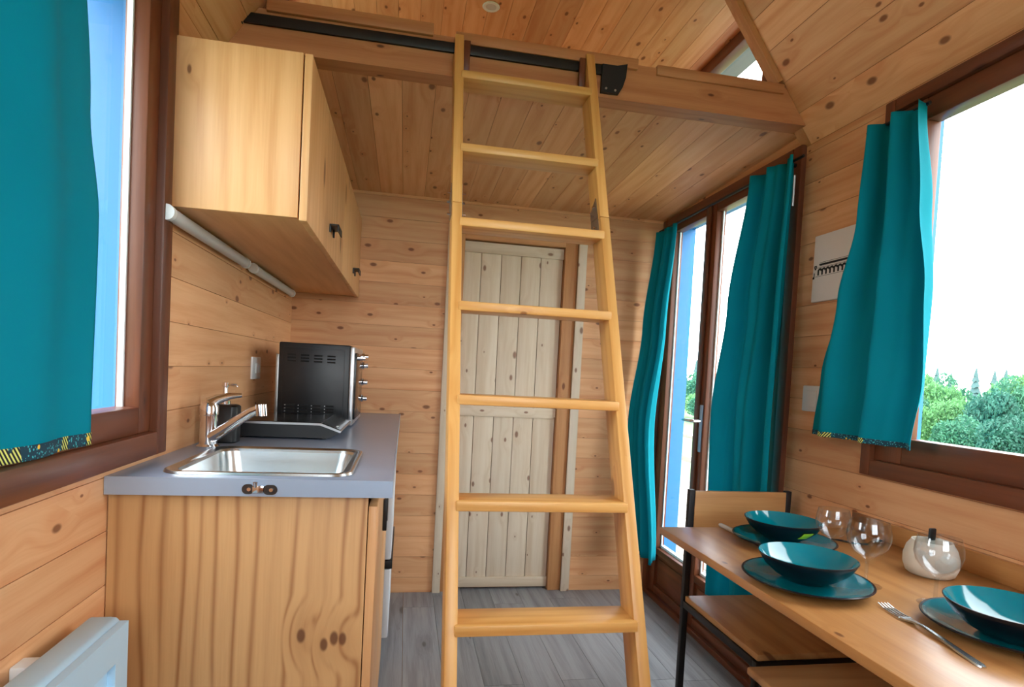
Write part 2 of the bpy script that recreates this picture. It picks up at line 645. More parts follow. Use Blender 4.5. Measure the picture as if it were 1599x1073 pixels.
# right wall
W2 = (.50, 1.706, 1.008, 2.2)
F2 = (2.113, 3.372, 0, 2.222)
D3 = (2.405, 3.20, 2.42, 2.95)
hr = [(YB - W2[1] + .015, YB - W2[0] - .015, W2[2] + .015, W2[3] - .015), (YB - F2[1] + .015, YB - F2[0] - .015, -1, F2[3] - .015)]
wr = sheath('wall_right', (XR, YB, 0), (0, -1, 0), (0, 0, 1), YB - YF, EVR, hr, WT, ext=(WT, WT), up=.12)
props(wr, 'horizontal pine board wall on the right between glazed doors and window', 'wall', kind='structure')
clad(wr, (XR, YB, 0), (0, -1, 0), (0, 0, 1), YB - YF, EVR, hr, start=.06)
hr2 = [(YB - D3[1] + .02, YB - D3[0] - .02, D3[2] + .02 - EVR, D3[3] - .02 - EVR)]
wr2 = sheath('wall_dormer_right', (XR, YB, EVR), (0, -1, 0), (0, 0, 1), YB - YM, ZD - EVR, hr2, WT, ext=(WT, 0), up=.11)
props(wr2, 'low pine wall of the loft around the small skylit window', 'wall', kind='structure')
clad(wr2, (XR, YB, EVR), (0, -1, 0), (0, 0, 1), YB - YM, ZD - EVR, hr2)

# front wall, behind the camera, with a six-pane window
W5 = (-.32, 1.20, 1.10, 2.70)
hf = [(XR - W5[1], XR - W5[0], W5[2], W5[3])]
wf = sheath('wall_front', (XR, YF, 0), (-1, 0, 0), (0, 0, 1), XR - XL, RZ + .05, hf, WT, ext=(WT, WT), up=.1)
props(wf, 'pine gable wall behind the viewpoint with a six-pane window', 'wall', kind='structure')
clad(wf, (XR, YF, 0), (-1, 0, 0), (0, 0, 1), XR - XL, RZ + .05, hf)

# sloping ceilings over the main room
SL = (RZ - EVR) / SN
cr = sheath('ceiling_right', (XR, YM, EVR), (0, -1, 0), (-CS, 0, SN), YM - YF, SL, [], .09, ext=(0, WT), up=.1)
props(cr, 'sloping pine board ceiling rising above the right wall', 'ceiling', kind='structure')
clad(cr, (XR, YM, EVR), (0, -1, 0), (-CS, 0, SN), YM - YF, SL, bw=.125)
SL2 = (RZ - EVL) / SN
cl = sheath('ceiling_left', (XL, YF, EVL), (0, 1, 0), (CS, 0, SN), YM - YF, SL2, [], .09, ext=(WT, 0), up=.1)
props(cl, 'sloping pine board ceiling rising above the wall cabinet', 'ceiling', kind='structure')
clad(cl, (XL, YF, EVL), (0, 1, 0), (CS, 0, SN), YM - YF, SL2, bw=.125)

# loft platform (its underside is the kitchen ceiling)
Z0, Z1 = 2.272, 2.2275
Y0 = YM + .06
lo_dir = Vector((0, YB - Y0, Z1 - Z0))
LL = lo_dir.length
lo_dir.normalize()
cf = sheath('ceiling_loft', (XL, Y0, Z0), lo_dir, (1, 0, 0), LL, XR - XL, [], .09)
props(cf, 'pine board underside of the sleeping loft above the kitchen', 'ceiling', kind='structure')
clad(cf, (XL, Y0, Z0), lo_dir, (1, 0, 0), LL, XR - XL, start=.03)
# loft ceiling
cd = sheath('ceiling_dormer', (XL, YM, ZD), (0, 1, 0), (1, 0, 0), YB - YM, XR - XL, [], .12)
props(cd, 'bright yellow pine board ceiling above the loft', 'ceiling', kind='structure')
clad(cd, (XL, YM, ZD), (0, 1, 0), (1, 0, 0), YB - YM, XR - XL, bw=.102)
# gable infill above the loft opening and the cheeks outside the slopes
def sxr(z): return XR - (z - EVR) / TAN
def sxl(z): return XL + (z - EVL) / TAN
g = MB()
g.prism([(sxl(ZD), ZD), (sxr(ZD), ZD), (RX, RZ)], 'y', YM + .001, YM + .05)
g.prism([(XR, EVR), (XR + WT, EVR), (XR + WT, RZ), (RX, RZ)], 'y', YM + .001, YM + .05)
g.prism([(XL, EVL), (RX, RZ), (XL - WT, RZ), (XL - WT, EVL)], 'y', YM + .001, YM + .05)
go = g.build('wall_gable', 'jamb_pine', None)
props(go, 'pine infill wall above the loft opening', 'wall', kind='structure')

# beam along the loft edge with its three cap boards
bt = 2.402
bmz = 2.272
b = MB().prism([(sxl(bmz) + .002, bmz), (sxr(bmz) - .002, bmz), (sxr(bt) - .002, bt), (sxl(bt) + .002, bt)], 'y', YM - .02, YM + .059)
beam = b.build('trim_1', 'beam_wood', None)
props(beam, 'wide pine beam carrying the front edge of the loft', 'beam', kind='structure')
wbox(beam, 'cap_board', (-.487, YM - .034, 2.392), (.043, YM + .059, 2.432), 'beam_wood', 'x', .003)
wbox(beam, 'cap_board', (.118, YM - .034, 2.380), (.768, YM + .059, 2.417), 'beam_wood', 'x', .003)
wbox(beam, 'cap_board', (.842, YM - .030, 2.374), (1.350, YM + .059, 2.410), 'beam_wood', 'x', .003)
# rake trims at the end of the sloping ceilings
for nm, xs, sg, z0, lab in (('trim_2', sxr, -1, 2.42, 'thin pine trim edging the right ceiling slope at the loft'),
                            ('trim_3', sxl, 1, 2.43, 'thin pine trim edging the left ceiling slope at the loft')):
    p = Vector((xs(z0) + sg * .014, YM - .012, z0))
    q = Vector((xs(RZ - .1) + sg * .014, YM - .012, RZ - .1))
    o = quad_path(None, nm, p, q, .026, .024, (0, 1, 0), 'jamb_pine', .002)
    props(o, lab, 'trim', kind='structure')


# ------------------------------------------------------------------ windows and doors
def frame4(parent, name, X0, X1, y0, y1, z0, z1, w, mat='brown_stain', wz0=None, wz1=None, bev=.004):
    """four members in a wall of constant x"""
    wz0 = w if wz0 is None else wz0
    wz1 = w if wz1 is None else wz1
    wbox(parent, name + '_stile', (X0, y0, z0), (X1, y0 + w, z1), mat, 'z', bev)
    wbox(parent, name + '_stile', (X0, y1 - w, z0), (X1, y1, z1), mat, 'z', bev)
    if wz0:
        wbox(parent, name + '_rail', (X0, y0 + w, z0), (X1, y1 - w, z0 + wz0), mat, 'y', bev)
    wbox(parent, name + '_rail', (X0, y0 + w, z1 - wz1), (X1, y1 - w, z1), mat, 'y', bev)


def reveal(parent, xin, xout, y0, y1, z0, z1, sill=True, mat='blue_paint'):
    t = .018
    wbox(parent, 'reveal_board', (xin, y0, z0), (xout, y0 + t, z1), mat, 'z')
    wbox(parent, 'reveal_board', (xin, y1 - t, z0), (xout, y1, z1), mat, 'z')
    wbox(parent, 'reveal_board', (xin, y0 + t, z1 - t), (xout, y1 - t, z1), mat, 'y')
    if sill:
        s = 1 if xout > xin else -1
        wbox(parent, 'outer_sill', (xin, y0 + t, z0), (xout + s * .03, y1 - t, z0 + .02), 'outside_white', 'y', .003)


def hinge(parent, x, y, z, h=.07):
    MB().tube([(x, y, z), (x, y, z + h)], .006, 8).build('hinge', 'zinc', parent, smooth=True)


# window_1, left
w = thing('window_1', 'brown-framed window on the left wall behind the big teal curtain', 'window', (XL, 1.04, W1[2]), kind='structure')
frame4(w, 'frame', XL - .06, XL + .022, *W1, .058)
y0, y1, z0, z1 = W1[0] + .058, W1[1] - .058, W1[2] + .058, W1[3] - .058
frame4(w, 'sash', XL - .05, XL + .004, y0, y1, z0, z1, .064)
wbox(w, 'glass_bead', (XL - .042, y1 - .071, z0 + .064), (XL - .030, y1 - .064, z1 - .064), 'outside_white', 'z')
wbox(w, 'pane', (XL - .040, y0 + .06, z0 + .06), (XL - .036, y1 - .06, z1 - .06), 'pane', 'y')
reveal(w, XL - .062, XL - .21, W1[0] + .021, W1[1] - .021, W1[2] + .021, W1[3] - .021)
hinge(w, XL + .012, y1 + .006, 1.15)
hinge(w, XL + .012, y1 + .006, 2.015)

# window_2, right
w = thing('window_2', 'brown-framed window above the dining table looking out on hedges', 'window', (XR, 1.1, W2[2]), kind='structure')
frame4(w, 'frame', XR - .020, XR + .06, *W2, .040, wz0=.052, wz1=.040)
y0, y1, z0, z1 = W2[0] + .04, W2[1] - .04, W2[2] + .052, W2[3] - .04
frame4(w, 'sash', XR - .004, XR + .05, y0, y1, z0, z1, .105, wz0=.080, wz1=.066)
wbox(w, 'pane', (XR + .034, y0 + .1, z0 + .076), (XR + .038, y1 - .1, z1 - .062), 'pane', 'y')
reveal(w, XR + .062, XR + .17, W2[0] + .016, W2[1] - .016, W2[2] + .016, W2[3] - .016)

# small dormer windows
for nm, D, X, sg, lab in (('window_3', D3, XR, 1, 'small window of the loft under the pine ceiling on the right'),
                          ('window_4', D4, XL, -1, 'small window of the loft glimpsed above the wall cabinet')):
    w = thing(nm, lab, 'window', (X, (D[0] + D[1]) / 2, D[2]), kind='structure')
    frame4(w, 'frame', X - sg * .012, X + sg * .05, *D, .04, wz1=.062)
    wbox(w, 'pane', (X + sg * .024, D[0] + .036, D[2] + .036), (X + sg * .028, D[1] - .036, D[3] - .058), 'pane', 'y')
    reveal(w, X + sg * .052, X + sg * .17, D[0] + .021, D[1] - .021, D[2] + .021, D[3] - .021, mat='roofing')
    wbox(w, 'eave_board', (X + sg * .15, D[0] - .3, D[3] + .01), (X + sg * .19, D[1] + .3, D[3] + .035), 'roofing', 'y')

# window_5, behind the camera
w = thing('window_5', 'six-pane window in the gable wall behind the viewpoint', 'window', (.44, YF, W5[2]), kind='structure')
a, b_, c, d = W5
wbox(w, 'frame_stile', (a, YF - .06, c), (a + .06, YF + .01, d), 'brown_stain', 'z')
wbox(w, 'frame_stile', (b_ - .06, YF - .06, c), (b_, YF + .01, d), 'brown_stain', 'z')
wbox(w, 'frame_rail', (a + .06, YF - .06, c), (b_ - .06, YF + .01, c + .06), 'brown_stain', 'x')
wbox(w, 'frame_rail', (a + .06, YF - .06, d - .06), (b_ - .06, YF + .01, d), 'brown_stain', 'x')
for k in (1, 2):
    xx = a + .06 + (b_ - a - .12) * k / 3
    wbox(w, 'glazing_bar', (xx - .02, YF - .05, c + .06), (xx + .02, YF, d - .06), 'brown_stain', 'z')
wbox(w, 'glazing_bar', (a + .06, YF - .048, (c + d) / 2 - .02), (b_ - .06, YF - .002, (c + d) / 2 + .02), 'brown_stain', 'x')
wbox(w, 'pane', (a + .05, YF - .030, c + .05), (b_ - .05, YF - .026, d - .05), 'pane', 'x')

# door_1, pale plank door in the back wall
d1 = thing('door_1', 'pale knotty plank door with cross rails behind the ladder', 'door', (.59, YB, 0), kind='structure')
wbox(d1, 'jamb', (.247, YB + .006, 0), (.302, YB + .10, 2.062), 'jamb_pine', 'z', .002)
wbox(d1, 'jamb', (.888, YB + .006, 0), (.963, YB + .10, 2.062), 'jamb_pine', 'z', .002)
wbox(d1, 'jamb', (.302, YB + .006, 2.022), (.888, YB + .10, 2.062), 'jamb_pine', 'x', .002)
wbox(d1, 'casing', (.205, YB - .016, 0), (.250, YB - .0005, 2.10), 'pale_pine', 'z', .002)
wbox(d1, 'casing', (.963, YB - .016, 0), (1.013, YB - .0005, 2.10), 'pale_pine', 'z', .002)
wbox(d1, 'casing', (.250, YB - .016, 2.055), (.963, YB - .0005, 2.10), 'pale_pine', 'x', .002)
xs = [.304, .403, .520, .637, .754, .886]
for k in range(5):
    wbox(d1, 'plank', (xs[k] + .0015, YB + .045, .012), (xs[k + 1] - .0015, YB + .065, 2.018), 'pale_pine', 'z', .002)
for z0, z1 in ((.014, .072), (1.018, 1.076), (1.955, 2.016)):
    wbox(d1, 'rail', (.304, YB + .033, z0), (.886, YB + .045, z1), 'pale_pine', 'x', .002)
wbox(d1, 'backing', (.247, YB + .068, .0), (.963, YB + .09, 2.06), 'groove', 'z')

# door_2, glazed double doors in the right wall
d2 = thing('door_2', 'brown glazed double doors between teal curtains on the right', 'door', (XR, 2.74, 0), kind='structure')
frame4(d2, 'frame', XR - .022, XR + .06, F2[0], F2[1], 0, F2[3], .052, wz0=0, wz1=.045)
wbox(d2, 'threshold', (XR - .022, F2[0] + .052, 0), (XR + .06, F2[1] - .052, .03), 'brown_stain', 'y', .003)


def leaf(y0, y1, sa, sb):
    x0, x1 = XR - .006, XR + .046
    zt = 2.175
    wbox(d2, 'leaf_stile', (x0, y0, .034), (x1, y0 + sa, zt), 'brown_stain', 'z', .004)
    wbox(d2, 'leaf_stile', (x0, y1 - sb, .034), (x1, y1, zt), 'brown_stain', 'z', .004)
    wbox(d2, 'leaf_rail', (x0, y0 + sa, zt - .04), (x1, y1 - sb, zt), 'brown_stain', 'y', .004)
    wbox(d2, 'leaf_rail', (x0, y0 + sa, .262), (x1, y1 - sb, .300), 'brown_stain', 'y', .004)
    wbox(d2, 'leaf_rail', (x0, y0 + sa, .034), (x1, y1 - sb, .080), 'brown_stain', 'y', .004)
    wbox(d2, 'leaf_panel', (x0 + .014, y0 + sa, .080), (x1 - .010, y1 - sb, .262), 'brown_stain', 'y')
    wbox(d2, 'raised_panel', (x0 + .006, y0 + sa + .03, .100), (x0 + .014, y1 - sb - .03, .242), 'brown_stain', 'y', .003)
    wbox(d2, 'pane', (XR + .018, y0 + sa - .004, .296), (XR + .022, y1 - sb + .004, zt - .036), 'pane', 'y')
    wbox(d2, 'glass_bead', (XR + .024, y0 + sa, .300), (XR + .030, y0 + sa + .012, zt - .04), 'outside_white', 'z')
    wbox(d2, 'glass_bead', (XR + .024, y1 - sb - .012, .300), (XR + .030, y1 - sb, zt - .04), 'outside_white', 'z')
    wbox(d2, 'glass_bead', (XR + .024, y0 + sa, .300), (XR + .046, y1 - sb, .314), 'outside_white', 'y')


leaf(F2[0] + .054, 2.832, .085, .062)
leaf(2.836, F2[1] - .054, .045, .075)
wbox(d2, 'meeting_strip', (XR - .018, 2.815, .034), (XR - .006, 2.855, 2.175), 'brown_stain', 'z', .003)
pl = wbox(d2, 'handle_plate', (XR - .011, 2.783, .925), (XR - .006, 2.812, 1.165), 'aluminium', 'z', .003)
lv = MB().tube([(XR - .008, 2.797, 1.082), (XR - .05, 2.797, 1.082), (XR - .056, 2.805, 1.082), (XR - .056, 2.90, 1.080)], [.009, .009, .009, .007], 10)
lv.build('lever', 'chrome', pl, smooth=True)
reveal(d2, XR + .062, XR + .17, F2[0] + .016, F2[1] - .016, .0, F2[3] - .016, sill=False)
MB().tube([(XR - .026, F2[0] + .03, 1.99), (XR - .026, F2[0] + .03, 2.11)], .007, 8).build('hinge', 'zinc', d2, smooth=True)


# ------------------------------------------------------------------ curtains
def lerp_list(lst, t):
    for (a, b) in zip(lst, lst[1:]):
        if a[0] <= t <= b[0]:
            k = (t - a[0]) / max(1e-6, b[0] - a[0])
            k = k * k * (3 - 2 * k)
            return [p + (q - p) * k for p, q in zip(a[1:], b[1:])]
    return list(lst[-1][1:])


def curtain(name, label, base_x, sgn, rows, zt, zb, waves, hem=None, nu=90, nv=44, zskew=(0, 0, 0, 0)):
    """rows: (v, y_a, y_b, amplitude, extra depth); sgn points into the room"""
    th = .0016
    def pt(u, v, off):
        ya, yb, am, ex = lerp_list(rows, v)
        y = ya + (yb - ya) * u
        ph = sum(A * math.sin(2 * math.pi * f * u + p + dv * v) for (A, f, p, dv) in waves)
        x = base_x + sgn * (ex + am * ph) + sgn * off
        zta = zt + zskew[0] * (1 - u) + zskew[1] * u
        zba = zb + zskew[2] * (1 - u) + zskew[3] * u
        return (x, y, zta + (zba - zta) * v)
    def sheet(v0, v1, n, o1, o2):
        mb = MB()
        vs, fs = [], []
        for o in (o1, o2):
            for j in range(n + 1):
                for i in range(nu + 1):
                    vs.append(pt(i / nu, v0 + (v1 - v0) * j / n, o))
        q = nu + 1
        N = q * (n + 1)
        for j in range(n):
            for i in range(nu):
                a = j * q + i
                fs.append((a, a + 1, a + q + 1, a + q))
                fs.append((N + a, N + a + q, N + a + q + 1, N + a + 1))
        for i in range(nu):
            fs.append((i, N + i, N + i + 1, i + 1))
            a = n * q + i
            fs.append((a, a + 1, N + a + 1, N + a))
        for j in range(n):
            a = j * q
            fs.append((a, a + q, N + a + q, N + a))
            a = j * q + nu
            fs.append((a, N + a, N + a + q, a + q))
        return mb.add(vs, fs)
    y_mid = (rows[-1][1] + rows[-1][2]) / 2
    t = thing(name, label, 'curtain', (base_x, y_mid, zb))
    sheet(0, 1, nv, 0, th).build('cloth', 'teal_cloth', t, smooth='all')
    if hem:
        sheet(1 - hem / (zt - zb), 1.0, 4, -.0012, th + .0012).build('patterned_hem', 'patterned_hem', t, smooth='all')
    return t


# left window: one broad panel close to the camera
curtain('curtain', 'broad teal curtain with patterned hem over the left window', XL + .06, 1,
        [(0, .44, 1.085, .020, .02), (.45, .43, 1.145, .018, .02), (.62, .42, 1.176, .014, .02), (1, .42, 1.160, .010, .02)],
        2.16, 1.112, [(1, 1.6, .4, .6), (.35, 4.3, 1.0, -1.2)], hem=.022, zskew=(0, 0, .016, 0))
# right window
curtain('curtain', 'teal curtain with patterned hem gathered beside the dining table window', XR - .055, -1,
        [(0, 1.735, 1.50, .026, .006), (.3, 1.735, 1.455, .034, .015), (.55, 1.80, 1.410, .034, .026), (.8, 1.855, 1.40, .028, .03), (1, 1.875, 1.435, .020, .028)],
        2.118, 1.118, [(1, 2.3, -.9, -.5), (.35, 5.1, 1.0, .8)], hem=.016)
# glazed doors
curtain('curtain', 'long teal curtain at the near side of the glazed doors', XR - .075, -1,
        [(0, 2.045, 2.36, .026, .006), (.3, 2.03, 2.44, .036, .02), (.55, 2.025, 2.525, .036, .025), (1, 2.025, 2.50, .030, .02)],
        2.15, .335, [(1, 2.6, .5, .4), (.4, 6.1, 1.3, -.9)], zskew=(0, 0, .0, 0))
curtain('curtain', 'long teal curtain in the far corner beside the back wall', XR - .075, -1,
        [(0, 3.055, 3.30, .020, 0), (.3, 3.06, 3.335, .026, .03), (.6, 3.05, 3.345, .034, .075), (1, 2.965, 3.30, .030, .05)],
        2.135, .285, [(1, 2.4, .2, .5), (.4, 5.3, .3, .6)])

for (ya, yb, x, z, lab) in ((1.51, 1.745, XR - .045, 2.118, 'short black curtain rod at the top of the dining table window'),
                            (2.045, 3.335, XR - .06, 2.150, 'long black curtain rod above the glazed doors'),
                            (.42, 1.15, XL + .06, 2.166, 'black curtain rod above the left window')):
    t = thing('curtain_rod', lab, 'curtain rod', (x, (ya + yb) / 2, z))
    MB().tube([(x, ya, z), (x, yb, z)], .006, 8).build('rod', 'black_metal', t, smooth=True)
    s = 1 if x > 0 else -1
    wx = (XR - .022) if s > 0 else XL + .024
    for yy in (ya + .10, yb - .02):
        MB().tube([(x, yy, z), (wx, yy, z)], .008, 8).build('bracket', 'black_metal', t, smooth=True)

# ------------------------------------------------------------------ ladder
LA, LW = .1148, .4877
L0, LS = 1.58376 - .413185 * H, .413185          # y = L0 + LS*z
ld = thing('loft_ladder', 'honey-coloured wooden ladder with wide treads leaning on the loft beam', 'ladder', (LA + LW / 2, L0, 0))
ld_dir = Vector((0, LS, 1)).normalized()
ld_nrm = Vector((0, -1, LS)).normalized()
SD = .085          # stile depth
ST = .030          # stile thickness
for xc in (LA + ST / 2, LA + LW - ST / 2):
    for (za, zb) in ((.0, 1.775), (1.777, 2.405)):
        p = Vector((xc, L0 + LS * za, za)) - ld_nrm * SD / 2
        q = Vector((xc, L0 + LS * zb, zb)) - ld_nrm * SD / 2
        if za == 0:
            p += ld_dir * .033
        quad_path(ld, 'stile', p, q, ST, SD, (1, 0, 0), 'ladder_wood', .003)
for z in (2.254, 1.978, 1.726, 1.470, 1.214, .958, .694, .43, .17):
    y = L0 + LS * z
    wbox(ld, 'tread', (LA + ST - .008, y - .012, z - .026), (LA + LW - ST + .008, y + .093, z), 'ladder_wood', 'x', .004, 2)
# folding hinge plates with bolts
for s in (-1, 1):
    xi = LA + ST + .0015 if s < 0 else LA + LW - ST - .0015
    xo = LA - .0015 if s < 0 else LA + LW + .0015
    for xx, tag in ((xi, 'in'), (xo, 'out')):
        for (za, zb) in ((1.735, 1.775), (1.777, 1.845)):
            def q(z, d):
                return (L0 + LS * z + d, z)
            poly = [q(za, .018), q(za, .085), q(zb, .085), q(zb, .018)] if za < 1.76 else [q(za, .018), q(za, .085), q(za + .03, .085), q(zb, .022)]
            MB().prism(poly, 'x', xx - .0012, xx + .0012).build('hinge_plate', 'zinc', ld)
        for (z, dd) in ((1.745, .035), (1.79, .055), (1.815, .030)):
            sg = s * (-1 if tag == 'in' else 1)
            MB().tube([(xx, L0 + LS * z + dd, z), (xx + sg * .011, L0 + LS * z + dd, z)], .0035, 8).build('bolt', 'chrome', ld, smooth=True)
# hooks that hold the ladder to the rail
for xx in (LA + ST + .012, LA + LW - ST - .012):
    wbox(ld, 'hook_block', (xx - .011, 2.043, 2.285), (xx + .011, 2.0555, 2.385), 'brown_stain', 'z', .002)

# black rail on the beam
yb0 = YM - .020
rl = thing('ladder_rail', 'black metal ladder rail mounted along the loft beam', 'rail', (.1, yb0, 2.345))
wbox(rl, 'bar', (-.560, yb0 - .012, 2.346), (.64, yb0 - .001, 2.379), 'black_metal', 'x', .002)
wbox(rl, 'end_cap', (-.576, yb0 - .020, 2.340), (-.556, yb0 - .001, 2.386), 'black_metal', 'z', .004)
MB().prism([(.635, 2.284), (.700, 2.284), (.714, 2.310), (.724, 2.345), (.727, 2.392), (.690, 2.381), (.635, 2.381)], 'y', yb0 - .016, yb0 - .001).build('end_bracket', 'black_metal', rl)
for xx, zz in ((.652, 2.297), (.686, 2.294)):
    MB().tube([(xx, yb0 - .0155, zz), (xx, yb0 - .019, zz)], .004, 8).build('screw', 'zinc', rl, smooth=True)

# recessed spotlight in the loft ceiling
sp = thing('ceiling_spotlight', 'small white recessed spotlight in the loft ceiling', 'spotlight', (.313, 2.779, ZD))
MB().lathe([(.024, -.001), (.038, -.001), (.040, -.004), (.036, -.008), (.025, -.006), (.024, -.001)], (.313, 2.779, ZD), 28).build('ring', 'white_plastic', sp, smooth=True)
MB().lathe([(.0005, -.003), (.0245, -.003), (.0245, -.0045), (.0005, -.0045)], (.313, 2.779, ZD), 24).build('lens', 'lamp_grey', sp, smooth=True)

# ------------------------------------------------------------------ kitchen
YC, ZC = 1.378, 1.015
XC = XL + .6
# worktop with sink cut-out
wt = thing('worktop', 'grey laminate kitchen worktop with aluminium edge under sink and oven', 'worktop', (XL + .3, 2.3, ZC - .038))
sx0, sx1, sy0, sy1 = -.512, -.128, 1.445, 1.835
mb = MB()
for (a, b_, c, d) in ((XL + .001, sx0, YC + .002, YB - .001), (sx1, XC - .002, YC + .002, YB - .001), (sx0, sx1, YC + .002, sy0), (sx0, sx1, sy1, YB - .001)):
    mb.box((a, c, ZC - .038), (b_, d, ZC))
mb.build('slab', 'worktop_sky_sheen', wt)
wbox(wt, 'edge_strip', (XL + .001, YC, ZC - .0385), (XC, YC + .002, ZC + .0004), 'aluminium', 'x')
wbox(wt, 'edge_strip', (XC - .002, YC + .002, ZC - .0385), (XC, YB - .001, ZC + .0004), 'aluminium', 'y')

# sink unit
bc = thing('sink_cabinet', 'pine sink cabinet with bold vertical grain on its end panel', 'cabinet', (XL + .27, 1.95, 0))
ep = wbox(bc, 'end_panel', (XL + .002, YC + .018, 0), (XL + .545, YC + .038, ZC - .0385), 'end_panel_wood', 'z', .001)
wbox(bc, 'back_panel', (XL + .002, YC + .038, .0), (XL + .012, 2.52, ZC - .0385), 'cabinet_wood', 'y')
wbox(bc, 'far_panel', (XL + .012, 2.50, .0), (XL + .545, 2.52, ZC - .0385), 'cabinet_wood', 'z')
wbox(bc, 'bottom_panel', (XL + .012, YC + .038, .06), (XL + .545, 2.50, .078), 'cabinet_wood', 'y')
for (ya, yb, hy) in ((YC + .018, 1.955, 1.90), (1.959, 2.52, 2.02)):
    dr = wbox(bc, 'door', (XL + .547, ya, .06), (XL + .567, yb, ZC - .062), 'cabinet_wood', 'z', .002)
    wbox(dr, 'handle', (XL + .567, hy - .006, .76), (XL + .580, hy + .006, .86), 'black_metal', 'z', .002)

# small fridge
fg = thing('fridge', 'small white fridge under the far end of the worktop', 'fridge', (XL + .3, 2.85, 0))
wbox(fg, 'body', (XL + .03, 2.545, .03), (XL + .545, 3.12, ZC - .06), 'white_enamel', 'z', .006)
wbox(fg, 'door', (XL + .553, 2.55, .455), (XL + .592, 3.115, ZC - .062), 'white_enamel', 'z', .008)
wbox(fg, 'drawer_front', (XL + .553, 2.55, .115), (XL + .592, 3.115, .415), 'white_enamel', 'z', .008)
wbox(fg, 'handle', (XL + .546, 2.548, .418), (XL + .598, 3.11, .452), 'black_metal', 'y', .002)
for (fx, fy) in ((XL + .06, 2.58), (XL + .5, 2.58), (XL + .06, 3.08), (XL + .5, 3.08)):
    MB().tube([(fx, fy, 0), (fx, fy, .031)], .015, 10).build('foot', 'black_metal', fg, smooth=True)


# sink
def rrect(x0, x1, y0, y1, r, n=6):
    pts = []
    for (cx, cy, a0) in ((x1 - r, y1 - r, 0), (x0 + r, y1 - r, 90), (x0 + r, y0 + r, 180), (x1 - r, y0 + r, 270)):
        for k in range(n + 1):
            a = math.radians(a0 + 90 * k / n)
            pts.append((cx + r * math.cos(a), cy + r * math.sin(a)))
    return pts


def loops(rings, cap=True):
    """skin through rings of equal length [(pts2d, z)...]"""
    mb = MB()
    vs, fs = [], []
    n = len(rings[0][0])
    for pts, z in rings:
        vs += [(p[0], p[1], z) for p in pts]
    for j in range(len(rings) - 1):
        for i in range(n):
            i2 = (i + 1) % n
            fs.append((j * n + i, j * n + i2, (j + 1) * n + i2, (j + 1) * n + i))
    if cap:
        fs.append(tuple((len(rings) - 1) * n + i for i in range(n)))
    return mb.add(vs, fs)


sk = thing('sink', 'rounded stainless steel sink set in the grey worktop', 'sink', (-.32, 1.64, ZC))
X0, X1, Y0_, Y1 = -.530, -.112, 1.418, 1.856
rings = []
for (i, r, z) in ((0, .05, ZC + .0006), (.002, .05, ZC + .006), (.008, .048, ZC + .0075), (.016, .046, ZC + .004), (.024, .044, ZC + .003), (.028, .043, ZC - .004)):
    rings.append((rrect(X0 + i, X1 - i, Y0_ + i, Y1 - i, r), z))
loops(rings, False).build('rim', 'steel', sk, smooth=True)
rings = []
for (i, r, z) in ((.028, .043, ZC - .004), (.032, .045, ZC - .03), (.040, .05, ZC - .105), (.050, .055, ZC - .125), (.075, .06, ZC - .134), (.16, .03, ZC - .137)):
    rings.append((rrect(X0 + i, X1 - i, Y0_ + i, Y1 - i, r), z))
loops(rings).build('bowl', 'steel', sk, smooth=True)
MB().lathe([(.0005, .001), (.03, .001), (.036, .003), (.040, .0005)], (-.32, 1.637, ZC - .137), 28).build('drain', 'chrome', sk, smooth=True)

# faucet
fx, fy = -.553, 1.848
fc = thing('faucet', 'chrome mixer tap with low slanted spout beside the sink', 'faucet', (fx, fy, ZC))
MB().lathe([(.0005, 0), (.030, 0), (.031, .006), (.024, .012), (.0235, .06), (.024, .095), (.026, .097), (.026, .118), (.020, .132), (.0005, .136)], (fx, fy, ZC), 28).build('body', 'chrome', fc, smooth=True)
spt = [(fx + .012, fy - .010, ZC + .032), (fx + .05, fy - .025, ZC + .058), (fx + .098, fy - .045, ZC + .092), (fx + .133, fy - .060, ZC + .115), (fx + .155, fy - .070, ZC + .124)]
s_ = MB().tube(spt, [.017, .016, .0145, .013, .012], 14).build('spout', 'chrome', fc, smooth=True)
MB().tube([(fx + .157, fy - .070, ZC + .136), (fx + .160, fy - .072, ZC + .104)], .0155, 16).build('aerator', 'chrome', s_, smooth=True)
lvp = [(fx, fy, ZC + .128), (fx + .02, fy + .01, ZC + .142), (fx + .05, fy + .02, ZC + .152), (fx + .08, fy + .03, ZC + .155)]
MB().tube(lvp, [.019, .014, .010, .006], 12).build('lever', 'chrome', fc, smooth=True)

# soap dispenser
sx_, sy_ = -.549, 1.985
sd = thing('soap_dispenser', 'black soap dispenser with silver pump behind the tap', 'soap dispenser', (sx_, sy_, ZC))
rings = []
for (i, z) in ((.004, 0), (0, .004), (0, .112), (.004, .117), (.010, .119)):
    rings.append((rrect(sx_ - .043 + i, sx_ + .043 - i, sy_ - .034 + i, sy_ + .034 - i, .016), ZC + z))
loops([rings[0]] + rings).build('bottle', 'black_enamel', sd, smooth=True)
pm = MB().lathe([(.016, .1185), (.016, .130), (.008, .132), (.0065, .134), (.0065, .172), (.010, .174), (.010, .186), (.0005, .188)], (sx_, sy_, ZC), 20).build('pump', 'chrome', sd, smooth=True)
MB().tube([(sx_, sy_, ZC + .181), (sx_ + .034, sy_ - .006, ZC + .180), (sx_ + .037, sy_ - .006, ZC + .174)], [.005, .004, .0035], 8).build('nozzle', 'chrome', pm, smooth=True)

